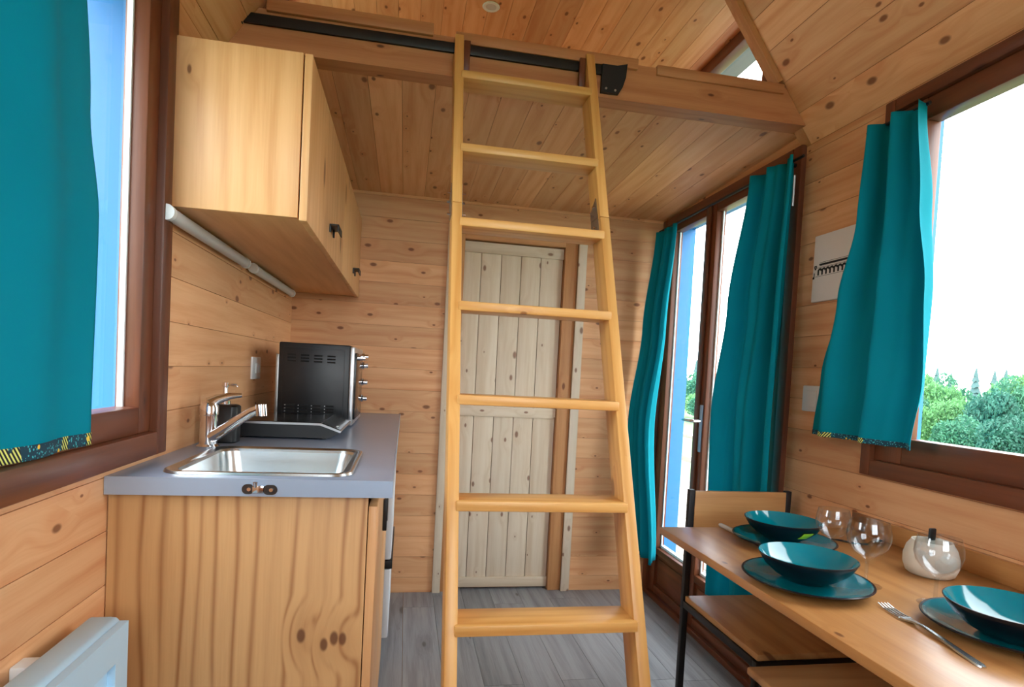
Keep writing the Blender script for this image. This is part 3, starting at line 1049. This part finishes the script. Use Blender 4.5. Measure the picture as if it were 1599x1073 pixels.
# portable induction hob
hb_ = thing('induction_hob', 'black portable induction hob with silver rim in front of the oven', 'hob', (-.4, 2.3, ZC))
ya, yb = 2.10, 2.47
MB().prism([(-.565, ZC + .006), (-.245, ZC + .006), (-.212, ZC + .026), (-.275, ZC + .050), (-.575, ZC + .050)], 'y', ya + .004, yb).build('housing', 'black_enamel', hb_)
MB().prism([(-.580, ZC + .050), (-.276, ZC + .050), (-.209, ZC + .026), (-.205, ZC + .032), (-.274, ZC + .057), (-.580, ZC + .057)], 'y', ya, yb + .004).build('rim', 'silver_trim', hb_)
MB().prism([(-.572, ZC + .057), (-.274, ZC + .057), (-.274, ZC + .059), (-.572, ZC + .059)], 'y', ya + .006, yb - .004).build('glass_top', 'black_gloss', hb_)
cp = MB().prism([(-.271, ZC + .0565), (-.210, ZC + .0345), (-.209, ZC + .0365), (-.270, ZC + .0585)], 'y', ya + .006, yb - .004).build('control_panel', 'black_gloss', hb_)
wbox(cp, 'indicator', (-.228, ya + .05, ZC + .0425), (-.220, ya + .066, ZC + .0445), 'white_plastic', 'y')
for (fx_, fy_) in ((-.54, ya + .04), (-.27, ya + .04), (-.54, yb - .04), (-.27, yb - .04)):
    MB().tube([(fx_, fy_, ZC), (fx_, fy_, ZC + .007)], .012, 10).build('foot', 'black_metal', hb_, smooth=True)

# mini oven
ov = thing('mini_oven', 'black countertop oven with slotted side standing on the worktop', 'oven', (-.35, 2.78, ZC))
ox0, ox1, oy0, oy1, oz0, oz1 = -.507, -.226, 2.55, 3.02, ZC + .012, 1.356
wbox(ov, 'body', (ox0, oy0, oz0), (ox1, oy1, oz1), 'black_enamel', 'z', .006)
wbox(ov, 'front_frame', (ox1, oy0, oz0 - .004), (ox1 + .018, oy1, oz1 - .006), 'silver_trim', 'z', .004)
wbox(ov, 'door', (ox1 + .018, oy0 + .012, oz0 + .02), (ox1 + .026, oy1 - .11, oz1 - .03), 'black_gloss', 'y', .003)
wbox(ov, 'side_panel', (ox0 + .018, oy0 - .0025, oz0 + .012), (ox1 - .022, oy0 + .001, oz1 - .020), 'black_enamel', 'z', .001)
for zz in (oz1 - .078, oz0 + .045):
    for k in range(4):
        for j in range(3):
            xx = ox0 + .034 + k * .052
            wbox(ov, 'vent_slot', (xx, oy0 - .0032, zz + j * .0125), (xx + .033, oy0 - .0018, zz + j * .0125 + .0065), 'vent_black', 'x')
for k in range(4):
    for j in range(3):
        xx = ox0 + .031 + k * .052
        MB().tube([(xx, oy0 - .002, oz0 + .048 + j * .0125), (xx, oy0 - .005, oz0 + .048 + j * .0125)], .0022, 6).build('rivet', 'zinc', ov)
hd = MB().tube([(ox1 + .026, oy0 + .05, oz1 - .05), (ox1 + .052, oy0 + .05, oz1 - .05), (ox1 + .052, oy1 - .15, oz1 - .05), (ox1 + .026, oy1 - .15, oz1 - .05)], .006, 8)
hd.build('door_handle', 'chrome', ov, smooth=True)
for zz in (1.318, 1.275, 1.196, 1.118):
    kn = MB().tube([(ox1 + .018, oy1 - .052, zz), (ox1 + .030, oy1 - .052, zz), (ox1 + .031, oy1 - .052, zz), (ox1 + .048, oy1 - .052, zz)], [.017, .017, .012, .011], 16)
    kn.build('knob', 'chrome', ov, smooth=True)
for (fx_, fy_) in ((ox0 + .03, oy0 + .03), (ox1 - .03, oy0 + .03), (ox0 + .03, oy1 - .03), (ox1 - .03, oy1 - .03)):
    MB().tube([(fx_, fy_, ZC), (fx_, fy_, oz0 + .001)], .012, 10).build('foot', 'black_metal', ov, smooth=True)
wbox(ov, 'back_plate', (ox0 - .012, oy0 + .006, oz0 + .03), (ox0, oy1 - .006, oz1 - .05), 'zinc', 'z', .002)

# metal clasp on the worktop edge
cz = .993
cl_ = thing('clasp', 'small metal clasp screwed to the front edge of the worktop', 'clasp', (-.303, YC, cz - .015))
for (a, b_, zz) in ((-.340, -.314, cz), (-.296, -.266, cz - .001)):
    pts = rrect(a, b_, zz - .011, zz + .011, .0105)
    p_ = MB().prism(pts, 'y', YC - .003, YC - .0003).build('plate', 'dark_steel', cl_)
    MB().tube([((a + b_) / 2 + .002, YC - .0025, zz), ((a + b_) / 2 + .002, YC - .0055, zz)], .0042, 10).build('screw', 'chrome', p_, smooth=True)
wbox(cl_, 'hasp', (-.318, YC - .007, cz - .008), (-.294, YC - .003, cz + .009), 'chrome', 'x', .002)
MB().tube([(-.311, YC - .007, cz + .006), (-.311, YC - .009, cz + .017)], [.004, .0052], 10).build('pin', 'chrome', cl_, smooth=True)

# wall cabinet
CX = -.293
kc = thing('wall_cabinet', 'pine wall cabinet with two doors above the oven', 'cabinet', (XL + .16, 2.5, 1.651))
wbox(kc, 'side_panel', (XL + .002, 1.638, 1.651), (CX, 1.658, 2.072), 'cabinet_wood', 'z', .0015)
wbox(kc, 'bottom_panel', (XL + .002, 1.658, 1.651), (CX, YB - .004, 1.669), 'cabinet_wood', 'y')
wbox(kc, 'top_panel', (XL + .002, 1.658, 2.054), (CX, YB - .004, 2.072), 'cabinet_wood', 'y')
wbox(kc, 'back_panel', (XL + .002, 1.658, 1.669), (XL + .010, YB - .004, 2.054), 'cabinet_wood', 'y')
wbox(kc, 'side_panel', (XL + .010, YB - .022, 1.669), (CX, YB - .004, 2.054), 'cabinet_wood', 'z')
for (ya, yb, hy) in ((1.636, 2.515, 2.13), (2.519, YB - .006, 3.02)):
    dr = wbox(kc, 'door', (CX + .004, ya, 1.644), (CX + .024, yb, 2.070), 'cabinet_wood', 'z', .002)
    hm = MB()
    hm.box((CX + .0245, hy - .052, 1.738), (CX + .054, hy + .052, 1.742))
    hm.box((CX + .050, hy - .052, 1.720), (CX + .054, hy + .052, 1.742))
    hm.box((CX + .0242, hy - .052, 1.716), (CX + .030, hy - .044, 1.740))
    hm.box((CX + .0242, hy + .044, 1.716), (CX + .030, hy + .052, 1.740))
    hm.build('handle', 'black_metal', dr)

# light bars below the wall cabinet
for (ya, yb, lab) in ((1.600, 2.34, 'white tube light bar at the near end under the wall cabinet'), (2.44, 3.24, 'white tube light bar at the far end under the wall cabinet')):
    t = thing('light_bar', lab, 'light', (XL + .02, (ya + yb) / 2, 1.615), 'light bars under the wall cabinet')
    xx, zz = XL + .024, 1.628
    pts = [(xx + .016 * math.cos(a), zz + .0175 * math.sin(a)) for a in [2 * math.pi * k / 16 for k in range(16)]]
    MB().prism(pts, 'y', ya + .018, yb - .018).build('tube', 'lamp_grey', t, smooth=True)
    for y in (ya, yb - .018):
        pts2 = [(xx + .0185 * math.cos(a), zz + .0195 * math.sin(a)) for a in [2 * math.pi * k / 16 for k in range(16)]]
        MB().prism(pts2, 'y', y, y + .018).build('end_cap', 'white_plastic', t, smooth=True)

# wall socket on the left wall
t = thing('wall_socket', 'white wall socket on the left wall beside the oven', 'socket', (XL, 2.625, 1.197))
wbox(t, 'plate', (XL + .0003, 2.555, 1.197), (XL + .009, 2.69, 1.288), 'white_plastic', 'z', .003)
wbox(t, 'rocker', (XL + .009, 2.60, 1.222), (XL + .0115, 2.645, 1.262), 'white_plastic', 'z', .001)
wbox(t, 'rocker', (XL + .009, 2.652, 1.222), (XL + .0115, 2.672, 1.262), 'lamp_grey', 'z', .001)

# light switch on the right wall
t = thing('light_switch', 'white light switch on the right wall under the canvas print', 'switch', (XR, 1.975, 1.19))
wbox(t, 'plate', (XR - .010, 1.925, 1.192), (XR - .0003, 2.027, 1.288), 'white_plastic', 'z', .004)
wbox(t, 'rocker', (XR - .014, 1.945, 1.210), (XR - .010, 2.005, 1.270), 'white_plastic', 'z', .002)

# canvas print
t = thing('canvas_print', 'white canvas print with black lettering on the right wall', 'picture', (XR, 1.87, 1.595))
cv = wbox(t, 'canvas', (XR - .018, 1.735, 1.597), (XR - .0003, 2.006, 1.843), 'canvas_white', 'z', .004)
ix = XR - .0184


def ink_strip(pts, w):
    vs, fs = [], []
    for i, (y, z) in enumerate(pts):
        a, b_ = pts[max(i - 1, 0)], pts[min(i + 1, len(pts) - 1)]
        dy, dz = b_[0] - a[0], b_[1] - a[1]
        L = math.hypot(dy, dz) or 1
        ny, nz = -dz / L * w / 2, dy / L * w / 2
        vs += [(ix, y + ny, z + nz), (ix, y - ny, z - nz), (ix + .0005, y + ny, z + nz), (ix + .0005, y - ny, z - nz)]
    for i in range(len(pts) - 1):
        a, b_ = i * 4, i * 4 + 4
        fs += [(a, a + 1, b_ + 1, b_), (a, b_, b_ + 2, a + 2), (a + 1, a + 3, b_ + 3, b_ + 1)]
    fs += [(0, 2, 3, 1), (len(vs) - 4, len(vs) - 3, len(vs) - 1, len(vs) - 2)]
    return vs, fs


lt = MB()
for zz, ya, yb in ((1.690, 1.990, 1.76), (1.722, 1.985, 1.76), (1.740, 1.968, 1.76)):
    lt.add(*ink_strip([(ya, zz), (yb, zz)], .0012))
lt.add(*ink_strip([(1.970 - .0025 * k, 1.7305 + .003 * (k % 2)) for k in range(70)], .0075))
for k in range(9):
    yc = 1.974 - k * .0205
    arc = [(yc, 1.697)] + [(yc - .008 + .008 * math.cos(a), 1.709 + .007 * math.sin(a)) for a in [math.pi * j / 6 for j in range(7)]]
    lt.add(*ink_strip([(yc, 1.694), (yc, 1.714)], .0085))
    lt.add(*ink_strip(arc[1:], .0078))
ht = [(1.9905, 1.716), (1.9865, 1.724), (1.9845, 1.727), (1.9865, 1.730), (1.9905, 1.728), (1.9945, 1.730), (1.9965, 1.727), (1.9945, 1.724)]
lt.add(*ink_strip(ht + ht[:1], .0045))
lt.add(*ink_strip([(1.996, 1.683), (1.9955, 1.705)], .004))
lt.add(*ink_strip([(1.999, 1.683), (2.001, 1.687), (1.998, 1.690), (1.996, 1.686)], .006))
lt.build('lettering', 'ink', cv)

# convector heater on the left wall
he = thing('convector_heater', 'white electric convector heater on the wall below the left window', 'heater', (XL + .06, .92, .30))
hx0, hx1, hy0, hy1, hz0, hz1 = XL + .035, XL + .092, .62, 1.262, .32, .763
prof = [(hx0, hz0 + .02), (hx1 - .02, hz0), (hx1, hz0 + .03), (hx1, hz1 - .012), (hx1 - .008, hz1 - .001), (hx1 - .02, hz1), (hx0, hz1)]
o = MB().prism(prof, 'y', hy0, hy1).build('casing', 'heater_sky_tint', he)
bevel_mesh(o.data, .005)
pm_ = MB()
PY, PZ = hy1 - hy0 - .012, hz1 - hz0 - .047
for (u0, u1, v0, v1) in cut_rects(PY, PZ, [(.05, PY - .05, PZ - .105, PZ - .062)]):
    pm_.box((hx1 - .002, hy0 + .006 + u0, hz0 + .04 + v0), (hx1 + .014, hy0 + .006 + u1, hz0 + .04 + v1))
fp = pm_.build('front_panel', 'heater_sky_tint', he)
for k in range(10):
    wbox(fp, 'grille_rib', (hx1 + .013, hy0 + .07, hz1 - .145 - k * .009), (hx1 + .0165, hy1 - .05, hz1 - .1405 - k * .009), 'heater_sky_tint', 'y', .001)
for y in (.80, 1.10):
    wbox(he, 'wall_bracket', (XL + .0003, y - .02, hz1 - .12), (hx0 + .001, y + .02, hz1 - .01), 'white_plastic', 'z', .003)

# ------------------------------------------------------------------ dining corner
ZT = .818
tb = thing('dining_table', 'long pine wall table laid with teal plates below the window', 'table', (1.16, 1.02, 0))
ty0, ty1, tx0 = .22, 1.742, .810
wbox(tb, 'top', (tx0, ty0, ZT - .022), (XR - .0006, ty1, ZT), 'table_wood', 'y', .0025)
wbox(tb, 'back_rail', (XR - .020, ty0, ZT), (XR - .0006, ty1 - .02, ZT + .058), 'table_wood', 'y', .002)
wbox(tb, 'support_bar', (tx0 + .06, ty1 - .16, ZT - .045), (XR - .001, ty1 - .13, ZT - .022), 'black_metal', 'x', .002)
wbox(tb, 'support_bar', (tx0 + .06, ty0 + .13, ZT - .045), (XR - .001, ty0 + .16, ZT - .022), 'black_metal', 'x', .002)
for y in (ty1 - .145, ty0 + .145):
    quad_path(tb, 'brace', (XR - .012, y, .46), (tx0 + .35, y, ZT - .046), .02, .02, (0, 1, 0), 'black_metal')

# chair behind the far end of the table
ch = thing('dining_chair', 'black-framed chair with wooden seat and back at the far table end', 'chair', (1.24, 1.77, 0))
cx0, cx1, cyr, cyf = 1.034, 1.444, 2.0, 1.53
for xx in (cx0, cx1 - .022):
    wbox(ch, 'rear_post', (xx, cyr - .011, 0), (xx + .022, cyr + .011, .888), 'black_metal', 'z', .002)
    wbox(ch, 'leg', (xx, cyf, 0), (xx + .022, cyf + .022, .478), 'black_metal', 'z', .002)
    wbox(ch, 'seat_rail', (xx, cyf + .022, .456), (xx + .022, cyr - .011, .480), 'black_metal', 'y', .002)
    wbox(ch, 'stretcher', (xx + .004, cyf + .022, .14), (xx + .018, cyr - .011, .158), 'black_metal', 'y', .002)
wbox(ch, 'seat_rail', (cx0 + .022, cyf, .456), (cx1 - .022, cyf + .022, .480), 'black_metal', 'x', .002)
wbox(ch, 'seat_rail', (cx0 + .022, cyr - .033, .456), (cx1 - .022, cyr - .011, .480), 'black_metal', 'x', .002)
wbox(ch, 'seat', (cx0 + .006, cyf + .004, .480), (cx1 - .006, cyr - .012, .500), 'chair_wood', 'y', .003)
wbox(ch, 'backrest', (cx0 + .022, cyr - .012, .655), (cx1 - .022, cyr + .004, .884), 'chair_wood', 'x', .003)

# stool pushed under the table
st = thing('stool', 'low wooden stool pushed under the table before the chair', 'stool', (1.15, 1.28, 0))
wbox(st, 'seat', (.962, 1.09, .482), (1.335, 1.465, .504), 'chair_wood', 'x', .006, 3)
for xx in (.985, 1.29):
    for yy in (1.115, 1.418):
        wbox(st, 'leg', (xx, yy, 0), (xx + .022, yy + .022, .482), 'black_metal', 'z', .002)
wbox(st, 'rail', (1.007, 1.120, .455), (1.29, 1.134, .482), 'black_metal', 'x')
wbox(st, 'rail', (1.007, 1.422, .455), (1.29, 1.436, .482), 'black_metal', 'x')


# tableware
def plate_mesh():
    prof = [(.0005, .004), (.060, .004), (.075, .006), (.080, .003), (.086, .006), (.118, .014), (.139, .022), (.1415, .0245), (.140, .0265),
            (.136, .0255), (.112, .0175), (.090, .0125), (.0005, .011)]
    m = [1, 1, 1, 1, 1, 1, 1, 1, 1, 0, 0, 0]
    return MB().lathe(prof, n=64, mats=m)


def bowl_mesh():
    prof = [(.0005, .004), (.036, .004), (.040, .001), (.045, .004), (.070, .017), (.092, .036), (.103, .052), (.1075, .060), (.1075, .0615), (.1055, .062), (.1005, .054), (.088, .038), (.066, .021), (.040, .011), (.0005, .009)]
    m = [1] * 9 + [0] * 5
    return MB().lathe(prof, n=64, mats=m)


PM, BM_ = None, None
sets = [('far', 1.108, 1.550, 1.120, 1.574, 'far end of the table beside the chair', 'with a lime-green price sticker'),
        ('mid', .941, 1.225, .947, 1.233, 'middle of the table nearest the front edge', ''),
        ('near', 1.167, .943, 1.148, .922, 'near end of the table at the right edge of view', '')]
plab = ['dark-rimmed teal plate at the far end of the table beside the knife',
        'dark-rimmed teal plate in the middle of the table by its front edge',
        'dark-rimmed teal plate at the near end of the table beside the fork']
blab = ['teal bowl with lime-green sticker on the plate at the far table end',
        'bright teal bowl on the plate in the middle of the table',
        'teal bowl on the plate beside the fork at the near table end']
bowls = []
for i, (nm, px, py, bx, by, *_r) in enumerate(sets):
    if PM is None:
        o = plate_mesh().build('dinner_plate', ['teal_glaze', 'navy_glaze'], None, smooth=True, recentre=False)
        PM = o.data
        b_ = bowl_mesh().build('bowl', ['teal_glaze', 'navy_glaze'], None, smooth=True, recentre=False)
        BM_ = b_.data
    else:
        o = link(bpy.data.objects.new('dinner_plate', PM), None, Matrix.Identity(4))
        b_ = link(bpy.data.objects.new('bowl', BM_), None, Matrix.Identity(4))
    o.matrix_basis = Matrix.Translation((px, py, ZT - .0027))
    b_.matrix_basis = Matrix.Translation((bx, by, ZT + .0078))
    WM[o] = o.matrix_basis.copy()
    WM[b_] = b_.matrix_basis.copy()
    props(o, plab[i], 'plate', 'plates on the dining table')
    props(b_, blab[i], 'bowl', 'bowls on the dining table')
    bowls.append(b_)
# sticker on the outside of the far bowl
bx, by = sets[0][3], sets[0][4]
a0 = math.atan2(-.97, .02)
vs, fs = [], []
for j, (r, z) in enumerate(((.0800, .0245), (.0865, .0300), (.0932, .0362), (.0985, .0440))):
    for k in range(5):
        a = a0 + .04 + (k / 4 - .5) * .36 + j * .03
        vs.append((bx + (r + .0016) * math.cos(a), by + (r + .0016) * math.sin(a), ZT + .0078 + z))
for j in range(3):
    for k in range(4):
        fs.append((j * 5 + k, j * 5 + k + 1, (j + 1) * 5 + k + 1, (j + 1) * 5 + k))
stk = mesh_obj('price_sticker', vs, fs, 'lime_label', bowls[0])
stk['label'] = 'lime-green price sticker'

# wine glasses
gp = [(.0005, .0), (.033, .0), (.034, .0012), (.022, .0035), (.008, .007), (.0042, .013), (.0038, .050), (.005, .060), (.012, .066), (.030, .078), (.042, .094), (.0468, .112), (.0455, .130), (.0405, .150),
      (.0396, .150), (.0446, .130), (.0458, .112), (.041, .095), (.029, .080), (.012, .069), (.0005, .067)]
glab = ['clear wine glass behind the bowl with the lime-green sticker', 'clear wine glass behind the plate in the middle of the table', 'clear wine glass standing in front of the candle jar']
GM = None
for i, (x, y, sc) in enumerate(((1.150, 1.405, .93), (1.098, 1.222, 1.02), (1.166, 1.100, 1.0))):
    if GM is None:
        o = MB().lathe(gp, n=48).build('wine_glass', 'drinking_glass', None, smooth=True, recentre=False)
        GM = o.data
    else:
        o = link(bpy.data.objects.new('wine_glass', GM), None, Matrix.Identity(4))
    o.matrix_basis = Matrix.Translation((x, y, ZT + .0002)) @ Matrix.Scale(sc, 4)
    props(o, glab[i], 'glass', 'wine glasses on the dining table')

# candle jar
ccx, ccy = 1.345, 1.290
t = thing('candle_jar', 'round white candle jar with black tag behind the wine glass', 'candle', (ccx, ccy, ZT))
MB().lathe([(.0005, .0), (.046, .0), (.054, .006), (.061, .026), (.061, .048), (.055, .070), (.047, .082), (.045, .087), (.042, .087), (.043, .080), (.050, .068), (.054, .050), (.0005, .047)], (ccx, ccy, ZT), 40).build('jar', 'wax', t, smooth=True)
MB().tube([(ccx, ccy, ZT + .047), (ccx + .001, ccy, ZT + .068)], .002, 6).build('wick', 'ink', t)
wbox(t, 'tag', (ccx + .017, ccy + .024, ZT + .080), (ccx + .037, ccy + .031, ZT + .112), 'black_metal', 'z', .003)


# fork
def strip_solid(sec):
    """sec: list of (s, halfwidth, z, thickness)"""
    vs, fs = [], []
    for (s, w_, z, th) in sec:
        vs += [(s, -w_, z), (s, w_, z), (s, w_ * .8, z + th), (s, -w_ * .8, z + th)]
    for i in range(len(sec) - 1):
        a, b_ = i * 4, i * 4 + 4
        for k in range(4):
            k2 = (k + 1) % 4
            fs.append((a + k, a + k2, b_ + k2, b_ + k))
    fs += [(3, 2, 1, 0), tuple(len(vs) - 4 + k for k in range(4))]
    return vs, fs


p, q = Vector((1.033, 1.098, ZT)), Vector((.990, .832, ZT))
ex = (q - p).normalized()
ey = Vector((0, 0, 1)).cross(ex)
fk = thing('fork', 'steel table fork lying beside the near plate', 'fork', tuple(p))
FM = axes(p, ex, ey, Vector((0, 0, 1)))
LF = (q - p).length
MB().add(*strip_solid([(.070, .014, .004, .002), (.082, .012, .003, .0025), (.100, .005, .006, .003), (.125, .0035, .008, .003), (.165, .0048, .006, .003), (.225, .0075, .002, .003), (LF - .008, .0085, .0004, .003), (LF, .005, .0003, .0025)])).build('handle', 'steel', fk, FM, smooth=True)
for k in range(4):
    o = (k - 1.5) * .0078
    vs, fs = strip_solid([(.0, .0010, .007, .0012), (.02, .0016, .003, .0018), (.05, .0018, .002, .002), (.072, .0022, .0038, .002)])
    vs = [(v[0], v[1] + o * (.86 + .14 * (v[0] / .07)), v[2]) for v in vs]
    MB().add(vs, fs).build('tine', 'steel', fk, FM)
# knife
kf = thing('knife', 'table knife with pale handle partly under the far plate', 'knife', (1.017, 1.74, ZT))
MB().tube([(1.0165, 1.744, ZT + .0075), (1.0170, 1.735, ZT + .0075), (1.0190, 1.64, ZT + .0075), (1.0195, 1.608, ZT + .0065)], [.005, .007, .0068, .006], 12).build('handle', 'lamp_grey', kf, smooth=True)
MB().tube([(1.0195, 1.609, ZT + .006), (1.0197, 1.600, ZT + .0055)], [.0065, .0055], 12).build('bolster', 'chrome', kf, smooth=True)
MB().prism([(1.0135, 1.601), (1.0255, 1.601), (1.0275, 1.53), (1.024, 1.49), (1.0145, 1.478)], 'z', ZT + .0006, ZT + .0022).build('blade', 'steel', kf)
# cable
cb_ = MB().tube([(1.30, 1.60, ZT + .003), (1.325, 1.585, ZT + .003), (1.35, 1.55, ZT + .003), (1.385, 1.545, ZT + .003), (1.42, 1.57, ZT + .003), (1.465, 1.58, ZT + .003)], .0028, 8).build('cable', 'black_metal', None, smooth=True)
props(cb_, 'short black cable lying on the table behind the far plate', 'cable')

# ------------------------------------------------------------------ outside
GZ = -.65
gr = MB().box((-60, -60, GZ - .3), (140, 160, GZ)).build('ground', 'grass', None, recentre=False)
props(gr, 'grassy ground outside the windows', 'ground', kind='structure')
dk = thing('deck', 'weathered wooden deck outside the glazed doors', 'deck', (2.7, 4.5, GZ), kind='structure')
x = XR + .20
while x < 3.75:
    wbox(dk, 'plank', (x, -.5, -.055), (x + .138, 9.5, -.03), 'deck_wood', 'y', .003)
    x += .145
for y in (0, 2, 4, 6, 8):
    wbox(dk, 'joist', (XR + .2, y, GZ), (3.76, y + .08, -.056), 'deck_wood', 'x')
ra = thing('deck_railing', 'low timber railing along the outer edge of the deck', 'railing', (3.6, 4.5, -.03))
for y in (.2, 2.2, 4.2, 6.2, 8.2):
    wbox(ra, 'post', (3.60, y, -.03), (3.68, y + .08, .57), 'deck_wood', 'z', .004)
wbox(ra, 'handrail', (3.57, -.2, .57), (3.71, 9.2, .61), 'deck_wood', 'y', .004)
wbox(ra, 'lower_rail', (3.62, -.2, .25), (3.66, 9.2, .33), 'deck_wood', 'y', .004)


def bush_mesh(seed, n, mat, blobs=9):
    rr = random.Random(seed)
    bl = [(rr.uniform(-.75, .75), rr.uniform(-.75, .75), rr.uniform(.45, 1.25), rr.uniform(.42, .72)) for _ in range(blobs)]
    mb = MB()
    vs, fs = [], []
    for i in range(n):
        bx, by, bz, br = rr.choice(bl)
        u = rr.uniform(-1, 1)
        a = rr.uniform(0, 2 * math.pi)
        r = br * rr.uniform(.72, 1.08)
        q = math.sqrt(1 - u * u)
        c = Vector((bx + r * q * math.cos(a), by + r * q * math.sin(a), max(.03, bz + r * u * .9)))
        d1 = Vector((rr.gauss(0, 1), rr.gauss(0, 1), rr.gauss(0, .7))).normalized()
        d2 = d1.cross(Vector((rr.gauss(0, 1), rr.gauss(0, 1), rr.gauss(0, 1)))).normalized()
        s = rr.uniform(.05, .10)
        k = len(vs)
        vs += [c - d1 * s, c + d2 * s * .5, c + d1 * s, c - d2 * s * .5]
        fs.append((k, k + 1, k + 2, k + 3))
    me = bpy.data.meshes.new('foliage')
    me.from_pydata([tuple(v) for v in vs], [], fs)
    me.materials.append(MATS[mat])
    return me


bms = [bush_mesh(1, 6500, 'leaf_bright'), bush_mesh(2, 6500, 'leaf_mid'), bush_mesh(3, 6500, 'leaf_dark')]
stem = MB().tube([(0, 0, 0), (.02, .01, .5), (0, .05, 1.1)], [.05, .04, .02], 6)
sm = bpy.data.meshes.new('stem')
sm.from_pydata(stem.v, [], stem.f)
sm.materials.append(MATS['bark'])
rr = random.Random(11)
bush_n = [('bright green bush in the hedge outside the window', 'bright hedge bushes'), ('mid green bush in the hedge outside the window', 'mid green hedge bushes'),
          ('deep green bush in the hedge outside the window', 'deep green hedge bushes')]


def bush(x, y, w, h, k):
    r = bpy.data.objects.new('bush', None)
    link(r, None, Matrix.Translation((x, y, GZ)) @ Matrix.Rotation(rr.uniform(0, 6.28), 4, 'Z') @ Matrix.Diagonal((w, w, h, 1)))
    props(r, bush_n[k][0], 'bush', bush_n[k][1])
    for nm, me in (('foliage', bms[k]), ('stem', sm)):
        c = bpy.data.objects.new(nm, me)
        COL.objects.link(c)
        c.parent = r


# directions seen through the right window and the glazed doors
for (dist, sl0, sl1, step, hh, ks) in ((15, .72, 1.10, 1.5, .95, (2, 2, 1)), (18, .74, 1.08, 1.7, 1.25, (1, 2, 0)), (23, .76, 1.06, 2.1, 1.55, (0, 1, 0)), (30, .76, 1.06, 2.6, 1.75, (1, 0, 1)),
                                       (15, 1.75, 2.45, 2.6, .95, (1, 0, 2)), (24, 1.75, 2.45, 3.4, 1.5, (0, 1, 1))):
    y = dist * sl0
    i = 0
    while y < dist * sl1:
        bush(dist + rr.uniform(-.8, .8), y, step * rr.uniform(.34, .40), hh * rr.uniform(.85, 1.12), ks[i % 3])
        y += step * 1.06
        i += 1


def conifer_mesh(seed):
    r2 = random.Random(seed)
    mb = MB()
    n = 11
    lay = 8
    for j in range(lay):
        t = j / lay
        z0 = .12 + .86 * t
        rad = .30 * (1 - t) ** .85 + .03
        vs = [(0, 0, z0 + .26 * (1 - t * .4))]
        for k in range(n):
            a = 2 * math.pi * k / n + j
            q = rad * r2.uniform(.75, 1.15)
            vs.append((q * math.cos(a), q * math.sin(a), z0 - r2.uniform(0, .05)))
        fs = [(0, 1 + k, 1 + (k + 1) % n) for k in range(n)]
        mb.add(vs, fs)
    me = bpy.data.meshes.new('crown')
    me.from_pydata(mb.v, [], mb.f)
    me.materials.append(MATS['conifer'])
    return me


cms = [conifer_mesh(5), conifer_mesh(6)]
tk = MB().tube([(0, 0, 0), (0, 0, .25)], [.03, .02], 6)
tm = bpy.data.meshes.new('trunk')
tm.from_pydata(tk.v, [], tk.f)
tm.materials.append(MATS['bark'])
ys = [45 * (.74 + .033 * i) for i in range(10)] + [45 * (1.85 + .09 * i) for i in range(6)]
for i, y in enumerate(ys):
    h = rr.uniform(3.4, 4.3) * (1.0 if y < 70 else 1.35)
    r = bpy.data.objects.new('conifer', None)
    link(r, None, Matrix.Translation((45 + rr.uniform(-.5, .5), y, GZ)) @ Matrix.Rotation(rr.uniform(0, 6), 4, 'Z') @ Matrix.Diagonal((h * .52, h * .52, h, 1)))
    props(r, 'distant conifer coloured blue-green for haze on the skyline beyond the hedge', 'tree', 'conifers on the skyline')
    for nm, me in (('crown', cms[i % 2]), ('trunk', tm)):
        c = bpy.data.objects.new(nm, me)
        COL.objects.link(c)
        c.parent = r
